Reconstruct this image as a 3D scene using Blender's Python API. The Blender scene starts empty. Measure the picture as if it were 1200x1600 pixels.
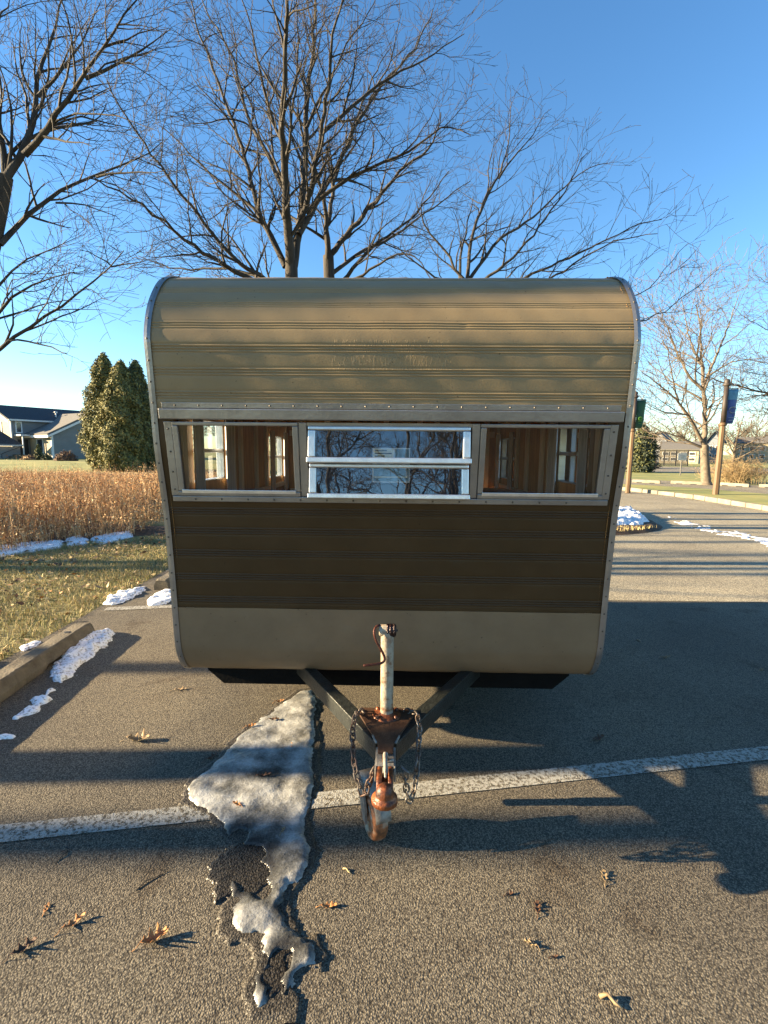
import bpy, math, random
import numpy as np
from mathutils import Vector, Matrix
R = math.radians
random.seed(7); rng = np.random.default_rng(7)
scn = bpy.context.scene; COL = scn.collection

# ------------------------------------------------------------------ camera
F, TH, RO, CH = 760.0, R(7.125), R(0.5), 1.5
cF = Vector((0, math.cos(TH), -math.sin(TH))); u0 = Vector((0, math.sin(TH), math.cos(TH))); r0 = Vector((1, 0, 0))
cR = r0*math.cos(RO) + u0*math.sin(RO); cU = u0*math.cos(RO) - r0*math.sin(RO)
cam = bpy.data.objects.new('camera', bpy.data.cameras.new('camera')); COL.objects.link(cam)
cam.matrix_world = Matrix(((cR.x, cU.x, -cF.x, 0), (cR.y, cU.y, -cF.y, 0), (cR.z, cU.z, -cF.z, CH), (0, 0, 0, 1)))
cam.data.sensor_fit = 'VERTICAL'; cam.data.sensor_height = 36; cam.data.lens = F/1600*36
cam.data.clip_start = 0.05; cam.data.clip_end = 3000
scn.camera = cam
def ray(px, py): return cF + cR*((px-600)/F) - cU*((py-800)/F)
def G(px, py, z=0.0):
    d = ray(px, py); t = (z-CH)/d.z
    return Vector((d.x*t, d.y*t, z))
def P(px, py, Y):
    d = ray(px, py); t = Y/d.y
    return Vector((d.x*t, Y, CH + d.z*t))

# ------------------------------------------------------------------ light
EL = R(15); AZ = R(1.5)
sd = Vector((math.cos(EL)*math.cos(AZ), math.cos(EL)*math.sin(AZ), -math.sin(EL)))   # travel direction
sun = bpy.data.objects.new('sun', bpy.data.lights.new('sun', 'SUN')); COL.objects.link(sun)
sun.data.energy = 5.0; sun.data.angle = R(0.5); sun.data.color = (1.0, 0.79, 0.49)
sun.rotation_euler = sd.to_track_quat('-Z', 'Y').to_euler(); sun.location = (-20, 0, 12)
w = bpy.data.worlds.new('World'); scn.world = w; w.use_nodes = True
nt = w.node_tree; bg = nt.nodes['Background']; sky = nt.nodes.new('ShaderNodeTexSky')
sky.sky_type = 'NISHITA'; sky.sun_disc = False; sky.sun_elevation = EL
sky.sun_rotation = math.atan2(-sd.x, -sd.y); sky.air_density = 1.0; sky.dust_density = 0.0; sky.ozone_density = 2.2
hs = nt.nodes.new('ShaderNodeHueSaturation'); hs.inputs['Saturation'].default_value = 1.16; hs.inputs['Value'].default_value = 1.12; nt.links.new(sky.outputs[0], hs.inputs['Color']); tn_ = nt.nodes.new('ShaderNodeMix'); tn_.data_type = 'RGBA'; tn_.blend_type = 'MULTIPLY'; tn_.inputs[0].default_value = 1; tn_.inputs[7].default_value = (.86, .97, 1.04, 1); nt.links.new(hs.outputs[0], tn_.inputs[6]); nt.links.new(tn_.outputs[2], bg.inputs[0]); bg.inputs[1].default_value = 0.05
scn.view_settings.view_transform = 'Standard'; scn.view_settings.look = 'None'
scn.view_settings.exposure = 2.5; scn.view_settings.gamma = 1
scn.cycles.use_denoising = True; scn.cycles.max_bounces = 6; scn.cycles.transparent_max_bounces = 8

# ------------------------------------------------------------------ materials
ALB = dict(weathered_aluminium=.75, satin_aluminium=.9, interior_panel=.9, pale_stud=.9, curtain_cloth=1, notice_paper=1, notice_print_cream=1, notice_print_blue=1, white_trim=.85, chipped_cream_paint=.5, house_pane=1, blue_banner=.9, teal_banner=.9, bark=.20, warm_bark=.42, pale_bark=.5, ev_a=.8, ev_b=.85, ev_c=.8, warm_pole_wood=.4, pr_tan=1, pr_orange=1, pr_brown=.9, pr_pale=1, straw=1, straw2=1, blade_green=.95, blade_yellow=1, dormant_lawn_ground=.8, green_lawn=.85, leaf_orange=.8, dark_fence=.8, beige_siding=.9, grey_siding=1.5, blue_grey_siding=.9)
def newmat(name):
    m = bpy.data.materials.new(name); m.use_nodes = True
    n = m.node_tree.nodes; return m, n, m.node_tree.links, n['Principled BSDF']
def mat(name, c1, c2=None, rough=0.6, metal=0.0, scale=8.0, bump=0.0, bscale=None, c3=None, stretch=None, spec=0.5, detail=6):
    m, n, l, b = newmat(name)
    b.inputs['Roughness'].default_value = rough; b.inputs['Metallic'].default_value = metal
    b.inputs['Specular IOR Level'].default_value = spec
    tc = n.new('ShaderNodeTexCoord'); co = tc.outputs['Object']
    if stretch:
        mp = n.new('ShaderNodeMapping'); mp.inputs['Scale'].default_value = stretch; l.new(co, mp.inputs[0]); co = mp.outputs[0]
    t = n.new('ShaderNodeTexNoise'); t.inputs['Scale'].default_value = scale; t.inputs['Detail'].default_value = detail
    t.inputs['Roughness'].default_value = 0.62
    l.new(co, t.inputs['Vector'])
    r = n.new('ShaderNodeValToRGB'); l.new(t.outputs[0], r.inputs[0]); l.new(r.outputs[0], b.inputs['Base Color'])
    c2 = c2 or tuple(v*0.72 for v in c1)
    kk_ = ALB.get(name, .58); c1 = tuple(v*kk_ for v in c1); c2 = tuple(v*kk_ for v in c2); c3 = tuple(v*kk_ for v in c3) if c3 else None
    r.color_ramp.elements[0].position = 0.36; r.color_ramp.elements[0].color = (*c2, 1)
    r.color_ramp.elements[1].position = 0.64; r.color_ramp.elements[1].color = (*c1, 1)
    if c3:
        e = r.color_ramp.elements.new(0.5); e.color = (*c3, 1)
    if bump:
        t2 = n.new('ShaderNodeTexNoise'); t2.inputs['Scale'].default_value = bscale or scale*4; t2.inputs['Detail'].default_value = 5
        l.new(co, t2.inputs['Vector'])
        bp = n.new('ShaderNodeBump'); bp.inputs['Strength'].default_value = bump; bp.inputs['Distance'].default_value = 0.01
        l.new(t2.outputs[0], bp.inputs['Height']); l.new(bp.outputs[0], b.inputs['Normal'])
    return m
def asphalt_mat(name, dark, light, fine=110., paint=None, cover=0.0, bump=0.9, stain=False):
    m, n, l, b = newmat(name); b.inputs['Roughness'].default_value = 0.85; b.inputs['Specular IOR Level'].default_value = 0.25
    tc = n.new('ShaderNodeTexCoord'); co = tc.outputs['Object']
    v = n.new('ShaderNodeTexVoronoi'); v.inputs['Scale'].default_value = fine; l.new(co, v.inputs['Vector'])
    s = n.new('ShaderNodeTexNoise'); s.inputs['Scale'].default_value = fine*0.8; s.inputs['Detail'].default_value = 4; l.new(co, s.inputs['Vector'])
    big = n.new('ShaderNodeTexNoise'); big.inputs['Scale'].default_value = 0.9; big.inputs['Detail'].default_value = 6; l.new(co, big.inputs['Vector'])
    # stones
    hsv = n.new('ShaderNodeSeparateColor'); l.new(v.outputs['Color'], hsv.inputs[0])
    r = n.new('ShaderNodeValToRGB'); l.new(hsv.outputs[0], r.inputs[0])
    r.color_ramp.elements[0].color = (*dark, 1); r.color_ramp.elements[1].color = (*light, 1)
    e = r.color_ramp.elements.new(0.55); e.color = (*[a*.55+c*.45 for a, c in zip(dark, light)], 1)
    # dark binder between the stones
    r2 = n.new('ShaderNodeValToRGB'); l.new(v.outputs['Distance'], r2.inputs[0])
    r2.color_ramp.elements[0].position = .32; r2.color_ramp.elements[0].color = (1, 1, 1, 1)
    r2.color_ramp.elements[1].position = .75; r2.color_ramp.elements[1].color = (.35, .34, .33, 1)
    mx = n.new('ShaderNodeMix'); mx.data_type = 'RGBA'; mx.blend_type = 'MULTIPLY'; mx.inputs[0].default_value = 1
    l.new(r.outputs[0], mx.inputs[6]); l.new(r2.outputs[0], mx.inputs[7])
    r3 = n.new('ShaderNodeValToRGB'); l.new(big.outputs[0], r3.inputs[0])
    r3.color_ramp.elements[0].position = .3; r3.color_ramp.elements[0].color = (.72, .70, .69, 1)
    r3.color_ramp.elements[1].position = .7; r3.color_ramp.elements[1].color = (1.12, 1.1, 1.06, 1)
    mx2 = n.new('ShaderNodeMix'); mx2.data_type = 'RGBA'; mx2.blend_type = 'MULTIPLY'; mx2.inputs[0].default_value = 1
    l.new(mx.outputs[2], mx2.inputs[6]); l.new(r3.outputs[0], mx2.inputs[7]); out = mx2.outputs[2]
    if stain:   # oil and tannin stains, old drips
        sn = n.new('ShaderNodeTexNoise'); sn.inputs['Scale'].default_value = 2.1; sn.inputs['Detail'].default_value = 9; sn.inputs['Roughness'].default_value = .7; sn.inputs['Distortion'].default_value = .6; l.new(co, sn.inputs['Vector'])
        sr = n.new('ShaderNodeValToRGB'); l.new(sn.outputs[0], sr.inputs[0]); sr.color_ramp.elements[0].position = .56; sr.color_ramp.elements[0].color = (1, 1, 1, 1); sr.color_ramp.elements[1].position = .74; sr.color_ramp.elements[1].color = (.42, .33, .26, 1)
        mq = n.new('ShaderNodeMix'); mq.data_type = 'RGBA'; mq.blend_type = 'MULTIPLY'; mq.inputs[0].default_value = 1; l.new(out, mq.inputs[6]); l.new(sr.outputs[0], mq.inputs[7]); out = mq.outputs[2]
        ck = n.new('ShaderNodeTexVoronoi'); ck.feature = 'DISTANCE_TO_EDGE'; ck.inputs['Scale'].default_value = .33
        wn = n.new('ShaderNodeTexNoise'); wn.inputs['Scale'].default_value = 2.5; wn.inputs['Detail'].default_value = 6; l.new(co, wn.inputs['Vector'])
        wm = n.new('ShaderNodeMix'); wm.data_type = 'RGBA'; wm.inputs[0].default_value = .22; l.new(co, wm.inputs[6]); l.new(wn.outputs['Color'], wm.inputs[7]); l.new(wm.outputs[2], ck.inputs['Vector'])
        cr_ = n.new('ShaderNodeValToRGB'); l.new(ck.outputs[0], cr_.inputs[0]); cr_.color_ramp.elements[0].position = .0; cr_.color_ramp.elements[0].color = (.35, .33, .3, 1); cr_.color_ramp.elements[1].position = .0022; cr_.color_ramp.elements[1].color = (1, 1, 1, 1)
        mr = n.new('ShaderNodeMix'); mr.data_type = 'RGBA'; mr.blend_type = 'MULTIPLY'; mr.inputs[0].default_value = .12; l.new(out, mr.inputs[6]); l.new(cr_.outputs[0], mr.inputs[7]); out = mr.outputs[2]
    if paint:
        pn = n.new('ShaderNodeTexNoise'); pn.inputs['Scale'].default_value = 55; pn.inputs['Detail'].default_value = 6; pn.inputs['Roughness'].default_value = .8
        l.new(co, pn.inputs['Vector'])
        pr = n.new('ShaderNodeValToRGB'); l.new(pn.outputs[0], pr.inputs[0])
        pr.color_ramp.elements[0].position = cover; pr.color_ramp.elements[1].position = cover+.07
        mx3 = n.new('ShaderNodeMix'); mx3.data_type = 'RGBA'; l.new(pr.outputs[0], mx3.inputs[0])
        l.new(out, mx3.inputs[6]); mx3.inputs[7].default_value = (*paint, 1); out = mx3.outputs[2]
    l.new(out, b.inputs['Base Color'])
    ad = n.new('ShaderNodeMath'); ad.operation = 'SUBTRACT'; l.new(s.outputs[0], ad.inputs[0]); l.new(v.outputs['Distance'], ad.inputs[1])
    bp = n.new('ShaderNodeBump'); bp.inputs['Strength'].default_value = bump; bp.inputs['Distance'].default_value = 0.005
    l.new(ad.outputs[0], bp.inputs['Height']); l.new(bp.outputs[0], b.inputs['Normal'])
    return m
M = {}
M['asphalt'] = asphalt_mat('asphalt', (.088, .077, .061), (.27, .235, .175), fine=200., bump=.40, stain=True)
M['sunlit_asphalt'] = asphalt_mat('sunlit_asphalt', (.25, .22, .16), (.56, .50, .36), fine=90., bump=.4)  # same asphalt, sunlight on the far road put into a lighter, yellower colour
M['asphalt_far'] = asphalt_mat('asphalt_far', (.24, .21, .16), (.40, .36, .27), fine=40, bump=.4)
M['line'] = asphalt_mat('line_paint', (.088, .077, .061), (.27, .235, .175), fine=200., bump=.40, paint=(.33, .32, .285), cover=.45)
M['tan'] = None
def paint_mat(name, c1, c2, rough, ghost=False):
    m, n, l, b = newmat(name); b.inputs['Roughness'].default_value = rough; b.inputs['Specular IOR Level'].default_value = .22
    tc = n.new('ShaderNodeTexCoord'); co = tc.outputs['Object']
    t = n.new('ShaderNodeTexNoise'); t.inputs['Scale'].default_value = 3.2; t.inputs['Detail'].default_value = 9; t.inputs['Roughness'].default_value = .65; l.new(co, t.inputs['Vector'])
    r = n.new('ShaderNodeValToRGB'); l.new(t.outputs[0], r.inputs[0])
    r.color_ramp.elements[0].position = .3; r.color_ramp.elements[0].color = (*c2, 1); r.color_ramp.elements[1].position = .68; r.color_ramp.elements[1].color = (*c1, 1)
    out = r.outputs[0]
    # specks of chipped paint and dirt
    sp = n.new('ShaderNodeTexNoise'); sp.inputs['Scale'].default_value = 60; sp.inputs['Detail'].default_value = 3; l.new(co, sp.inputs['Vector'])
    rr = n.new('ShaderNodeValToRGB'); l.new(sp.outputs[0], rr.inputs[0]); rr.color_ramp.elements[0].position = .70; rr.color_ramp.elements[1].position = .76
    mx = n.new('ShaderNodeMix'); mx.data_type = 'RGBA'; l.new(rr.outputs[0], mx.inputs[0]); l.new(out, mx.inputs[6]); mx.inputs[7].default_value = (*[v*.55 for v in c2], 1)
    l.new(mx.outputs[2], b.inputs['Base Color'])
    n1 = n.new('ShaderNodeTexNoise'); n1.inputs['Scale'].default_value = 7; n1.inputs['Detail'].default_value = 2; l.new(co, n1.inputs['Vector'])
    n2 = n.new('ShaderNodeTexNoise'); n2.inputs['Scale'].default_value = 130; n2.inputs['Detail'].default_value = 3; l.new(co, n2.inputs['Vector'])
    b1 = n.new('ShaderNodeBump'); b1.inputs['Strength'].default_value = .07; b1.inputs['Distance'].default_value = .02; l.new(n1.outputs[0], b1.inputs['Height'])
    b2 = n.new('ShaderNodeBump'); b2.inputs['Strength'].default_value = .07; b2.inputs['Distance'].default_value = .004; l.new(n2.outputs[0], b2.inputs['Height']); l.new(b1.outputs[0], b2.inputs['Normal'])
    last = b2
    if ghost:
        # raised strokes of old glue where an emblem was taken off
        sx = n.new('ShaderNodeSeparateXYZ'); l.new(co, sx.inputs[0])
        def box(sock, lo, hi):
            a = n.new('ShaderNodeMath'); a.operation = 'GREATER_THAN'; l.new(sock, a.inputs[0]); a.inputs[1].default_value = lo
            c = n.new('ShaderNodeMath'); c.operation = 'LESS_THAN'; l.new(sock, c.inputs[0]); c.inputs[1].default_value = hi
            d = n.new('ShaderNodeMath'); d.operation = 'MULTIPLY'; l.new(a.outputs[0], d.inputs[0]); l.new(c.outputs[0], d.inputs[1]); return d.outputs[0]
        d = n.new('ShaderNodeMath'); d.operation = 'MULTIPLY'; l.new(box(sx.outputs[0], -.245, .265), d.inputs[0]); l.new(box(sx.outputs[2], 1.835, 1.965), d.inputs[1])
        mp = n.new('ShaderNodeMapping'); mp.inputs['Scale'].default_value = (1, 1, .28); mp.inputs['Rotation'].default_value = (0, .25, 0); l.new(co, mp.inputs[0])
        g = n.new('ShaderNodeTexNoise'); g.inputs['Scale'].default_value = 85; g.inputs['Detail'].default_value = 2; g.inputs['Distortion'].default_value = .8; l.new(mp.outputs[0], g.inputs['Vector'])
        gr = n.new('ShaderNodeValToRGB'); l.new(g.outputs[0], gr.inputs[0]); gr.color_ramp.elements[0].position = .53; gr.color_ramp.elements[1].position = .58
        k = n.new('ShaderNodeMath'); k.operation = 'MULTIPLY'; l.new(d.outputs[0], k.inputs[0]); l.new(gr.outputs[0], k.inputs[1])
        b3 = n.new('ShaderNodeBump'); b3.inputs['Strength'].default_value = .38; b3.inputs['Distance'].default_value = .003; l.new(k.outputs[0], b3.inputs['Height']); l.new(b2.outputs[0], b3.inputs['Normal']); last = b3
    l.new(last.outputs[0], b.inputs['Normal'])
    return m
M['tan'] = paint_mat('tan_paint', (.27, .198, .108), (.225, .163, .09), .38, ghost=True)
M['brown'] = paint_mat('brown_paint', (.067, .038, .016), (.047, .027, .011), .42)
M['beige'] = paint_mat('beige_paint', (.225, .155, .092), (.175, .120, .072), .45)
M['side'] = paint_mat('side_paint', (.36, .31, .21), (.28, .24, .16), .45)
M['alu'] = mat('weathered_aluminium', (.45, .44, .43), (.33, .32, .315), .38, .75, 5, .12, 60)
M['alu2'] = mat('satin_aluminium', (.86, .87, .88), (.72, .73, .74), .34, .85, 20, .08, 100)
M['screw'] = mat('screw', (.22, .19, .16), None, .5, .7, 60)
M['black'] = mat('black_frame_paint', (.010, .010, .010), (.006, .006, .006), .7, 0, 12, .2, 60, spec=.1)
M['rail'] = mat('worn_green_black_paint', (.045, .05, .045), (.02, .022, .02), .42, .1, 30, .35, 120, c3=(.03, .034, .03))
M['rust'] = mat('rust', (.46, .14, .04), (.06, .022, .013), .42, .2, 34, .3, 120, c3=(.20, .058, .02))
M['rustp'] = mat('rusted_plate', (.17, .085, .045), (.08, .035, .018), .6, .3, 18, .35, 90)
M['cream'] = mat('chipped_cream_paint', (.72, .64, .50), (.34, .15, .06), .55, 0, 30, .35, 90, c3=(.60, .50, .37))
M['chipw'] = mat('chipped_white_rust', (.62, .58, .50), (.33, .13, .05), .6, 0, 34, .4, 90, c3=(.40, .22, .12))
M['darkrust'] = mat('dark_oily_rust', (.07, .03, .025), (.025, .012, .012), .3, .4, 40, .8, 90)
M['galv'] = mat('dull_galvanised', (.50, .47, .42), (.26, .22, .18), .6, .35, 30, .3, 100)
M['chain'] = mat('chain_steel', (.34, .33, .31), (.17, .10, .06), .45, .7, 16, .2, 100)
M['chainr'] = mat('chain_rusty', (.30, .26, .22), (.15, .06, .03), .6, .5, 12, .3, 100)
M['rubber'] = mat('rubber', (.025, .025, .025), None, .8, 0, 20, .2)
M['wood'] = mat('interior_panel', (.62, .33, .11), (.36, .16, .045), .5, 0, 5, 0, stretch=(6, 6, .7))
M['stud'] = mat('pale_stud', (.92, .80, .62), (.75, .62, .45), .6, 0, 5, 0, stretch=(6, 6, .7))
M['floor_in'] = mat('interior_floor', (.12, .09, .07), None, .7)
M['curtain'] = mat('curtain_cloth', (.72, .71, .70), (.45, .44, .44), .9, 0, 10, stretch=(8, 8, .4))
def glass_mat(name, fac, tint=(.85, .87, .88)):
    m, n, l, b = newmat(name); n.remove(b)
    tr = n.new('ShaderNodeBsdfTransparent'); tr.inputs[0].default_value = (*tint, 1)
    gl = n.new('ShaderNodeBsdfGlossy'); gl.inputs['Roughness'].default_value = .01; gl.inputs[0].default_value = (.95, .97, 1, 1)
    fr = n.new('ShaderNodeFresnel'); fr.inputs[0].default_value = 1.5
    ad = n.new('ShaderNodeMath'); ad.operation = 'ADD'; ad.inputs[1].default_value = fac; l.new(fr.outputs[0], ad.inputs[0])
    mx = n.new('ShaderNodeMixShader'); l.new(ad.outputs[0], mx.inputs[0]); l.new(tr.outputs[0], mx.inputs[1]); l.new(gl.outputs[0], mx.inputs[2])
    wv = n.new('ShaderNodeTexNoise'); wv.inputs['Scale'].default_value = 5; tc = n.new('ShaderNodeTexCoord'); l.new(tc.outputs['Object'], wv.inputs['Vector'])
    bp = n.new('ShaderNodeBump'); bp.inputs['Strength'].default_value = .04; bp.inputs['Distance'].default_value = .02; l.new(wv.outputs[0], bp.inputs['Height']); l.new(bp.outputs[0], gl.inputs['Normal'])
    l.new(mx.outputs[0], n['Material Output'].inputs[0]); return m
M['glass'] = glass_mat('window_glass', .01)
M['glass2'] = glass_mat('tinted_reflective_glass', .15, (.93, .94, .98))
M['paper'] = mat('notice_paper', (.88, .89, .86), (.80, .82, .78), .7, 0, 30)
M['paper_top'] = mat('notice_print_cream', (.92, .84, .58), (.85, .76, .5), .7, 0, 20)
M['paper_blue'] = mat('notice_print_blue', (.25, .40, .45), (.18, .30, .36), .7, 0, 20)
M['ink'] = mat('ink', (.04, .04, .045), None, .7)
M['bark'] = mat('bark', (.27, .22, .17), (.10, .078, .06), .9, 0, 9, .8, 40, stretch=(1, 1, .25))
M['bark_far'] = mat('pale_bark', (.34, .27, .20), (.18, .14, .10), .9, 0, 6, .5, 20)
M['bark_warm'] = mat('warm_bark', (.26, .19, .13), (.12, .085, .06), .9, 0, 6, .5, 20)
M['lawn'] = mat('dormant_lawn_ground', (.25, .205, .09), (.11, .115, .04), .95, 0, 3.0, .9, 60, c3=(.19, .17, .065))
M['lawn_far'] = mat('green_lawn', (.30, .27, .07), (.15, .17, .04), .95, 0, .6, .6, 30, c3=(.22, .22, .055))
M['mulch'] = mat('mulch', (.16, .09, .05), (.06, .035, .02), .95, 0, 14, 1, 40)
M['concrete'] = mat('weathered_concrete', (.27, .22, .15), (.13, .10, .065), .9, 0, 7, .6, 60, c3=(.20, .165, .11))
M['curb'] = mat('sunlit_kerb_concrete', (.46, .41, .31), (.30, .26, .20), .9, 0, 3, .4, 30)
def snow_mat():
    m, n, l, b = newmat('snow'); b.inputs['Base Color'].default_value = (.82, .84, .87, 1); b.inputs['Roughness'].default_value = .6
    b.inputs['Subsurface Weight'].default_value = .15; b.inputs['Subsurface Radius'].default_value = (.02, .025, .03); b.inputs['Subsurface Scale'].default_value = .5
    t = n.new('ShaderNodeTexNoise'); t.inputs['Scale'].default_value = 60; t.inputs['Detail'].default_value = 6; tc = n.new('ShaderNodeTexCoord'); l.new(tc.outputs['Object'], t.inputs['Vector'])
    r = n.new('ShaderNodeValToRGB'); l.new(t.outputs[0], r.inputs[0]); r.color_ramp.elements[0].position = .34; r.color_ramp.elements[0].color = (.30, .27, .23, 1); r.color_ramp.elements[1].position = .50; r.color_ramp.elements[1].color = (.84, .85, .88, 1)
    l.new(r.outputs[0], b.inputs['Base Color'])
    bp = n.new('ShaderNodeBump'); bp.inputs['Strength'].default_value = .6; bp.inputs['Distance'].default_value = .01; l.new(t.outputs[0], bp.inputs['Height']); l.new(bp.outputs[0], b.inputs['Normal']); return m
M['snow'] = snow_mat()
def ice_mat():
    m, n, l, b = newmat('dirty_ice'); tc = n.new('ShaderNodeTexCoord'); co = tc.outputs['Object']
    at = n.new('ShaderNodeAttribute'); at.attribute_name = 'thin'
    t = n.new('ShaderNodeTexNoise'); t.inputs['Scale'].default_value = 9; t.inputs['Detail'].default_value = 10; t.inputs['Roughness'].default_value = .68; l.new(co, t.inputs['Vector'])
    gr = n.new('ShaderNodeTexNoise'); gr.inputs['Scale'].default_value = 120; gr.inputs['Detail'].default_value = 4; l.new(co, gr.inputs['Vector'])
    s1 = n.new('ShaderNodeMath'); s1.operation = 'SUBTRACT'; l.new(t.outputs[0], s1.inputs[0]); l.new(at.outputs['Fac'], s1.inputs[1])
    s2 = n.new('ShaderNodeMath'); s2.operation = 'MULTIPLY_ADD'; l.new(gr.outputs[0], s2.inputs[0]); s2.inputs[1].default_value = .22; l.new(s1.outputs[0], s2.inputs[2])
    r = n.new('ShaderNodeValToRGB'); l.new(s2.outputs[0], r.inputs[0])
    for i, (p_, c) in enumerate([(.22, (.035, .033, .030)), (.42, (.09, .088, .08)), (.57, (.21, .207, .195)), (.76, (.40, .40, .385))]):
        if i < 2: e = r.color_ramp.elements[i]; e.position = p_
        else: e = r.color_ramp.elements.new(p_)
        e.color = (*c, 1)
    l.new(r.outputs[0], b.inputs['Base Color'])
    b.inputs['Roughness'].default_value = .17; b.inputs['IOR'].default_value = 1.31; b.inputs['Specular IOR Level'].default_value = .6
    b.inputs['Subsurface Weight'].default_value = .12; b.inputs['Subsurface Scale'].default_value = .4; b.inputs['Subsurface Radius'].default_value = (.02, .02, .025)
    bp = n.new('ShaderNodeBump'); bp.inputs['Strength'].default_value = .4; bp.inputs['Distance'].default_value = .004; l.new(gr.outputs[0], bp.inputs['Height'])
    bp2 = n.new('ShaderNodeBump'); bp2.inputs['Strength'].default_value = .4; bp2.inputs['Distance'].default_value = .02; l.new(t.outputs[0], bp2.inputs['Height']); l.new(bp.outputs[0], bp2.inputs['Normal'])
    l.new(bp2.outputs[0], b.inputs['Normal']); return m
M['ice'] = ice_mat()
for nm, c1, c2 in (('leaf_orange', (.62, .30, .09), (.34, .13, .04)), ('leaf_tan', (.50, .36, .20), (.32, .21, .10)), ('leaf_brown', (.20, .09, .04), (.10, .045, .02))):
    M[nm] = mat(nm, c1, c2, .7, 0, 30)
for nm, c in (('straw', (.50, .38, .18)), ('straw2', (.34, .24, .12)), ('blade_green', (.17, .19, .05)), ('blade_yellow', (.44, .37, .15)),
              ('pr_tan', (.62, .40, .18)), ('pr_orange', (.54, .26, .09)), ('pr_brown', (.22, .11, .05)), ('pr_pale', (.70, .54, .32)),
              ('ev_a', (.27, .235, .06)), ('ev_b', (.15, .15, .045)), ('ev_c', (.06, .075, .03)), ('shrub_br', (.20, .12, .08)), ('dk_green', (.035, .055, .03))):
    M[nm] = mat(nm, c, tuple(v*.8 for v in c), .8, 0, 3)
def siding_mat(name, c, step=.14):
    m = mat(name, c, tuple(v*.9 for v in c), .7, 0, 1.5); n = m.node_tree.nodes; l = m.node_tree.links
    tc = n.new('ShaderNodeTexCoord'); wv = n.new('ShaderNodeTexWave'); wv.bands_direction = 'Z'; wv.wave_profile = 'SAW'; wv.inputs['Scale'].default_value = 2*math.pi/20/step
    l.new(tc.outputs['Object'], wv.inputs['Vector']); bp = n.new('ShaderNodeBump'); bp.inputs['Strength'].default_value = 1; bp.inputs['Distance'].default_value = .03
    l.new(wv.outputs[0], bp.inputs['Height']); l.new(bp.outputs[0], n['Principled BSDF'].inputs['Normal']); return m
M['sid_grey'] = siding_mat('grey_siding', (.125, .13, .135)); M['sid_cream'] = siding_mat('beige_siding', (.42, .36, .25)); M['sid_blue'] = siding_mat('blue_grey_siding', (.22, .24, .28))
M['trim'] = mat('white_trim', (.74, .73, .70), (.64, .63, .60), .6); M['pane'] = mat('house_pane', (.05, .055, .06), None, .12)
M['shingle'] = mat('dark_shingle', (.085, .088, .098), (.035, .037, .044), .9, 0, 9, .6, 20); M['shingle_l'] = mat('grey_shingle', (.24, .225, .20), (.15, .14, .13), .9, 0, 9, .6, 20)
M['fence'] = mat('dark_fence', (.022, .021, .024), (.012, .012, .014), .8); M['post_wood'] = mat('warm_pole_wood', (.34, .20, .09), (.20, .11, .05), .6, 0, 4, .3, 20, stretch=(4, 4, .4))
M['post_dark'] = mat('dark_pole', (.075, .055, .045), (.05, .035, .03), .6, 0, 4); M['ban_blue'] = mat('blue_banner', (.06, .11, .34), (.035, .06, .22), .7, 0, 4)
M['ban_teal'] = mat('teal_banner', (.13, .32, .46), (.08, .22, .36), .7, 0, 3); M['ban_green'] = mat('green_banner', (.04, .16, .07), (.02, .08, .05), .7, 0, 4)
M['ban_lime'] = mat('lime_print', (.16, .42, .06), None, .7); M['ban_pale'] = mat('pale_print', (.35, .42, .60), None, .7); M['sign_w'] = mat('sign_white', (.8, .8, .78), (.7, .7, .68), .5)

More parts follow.
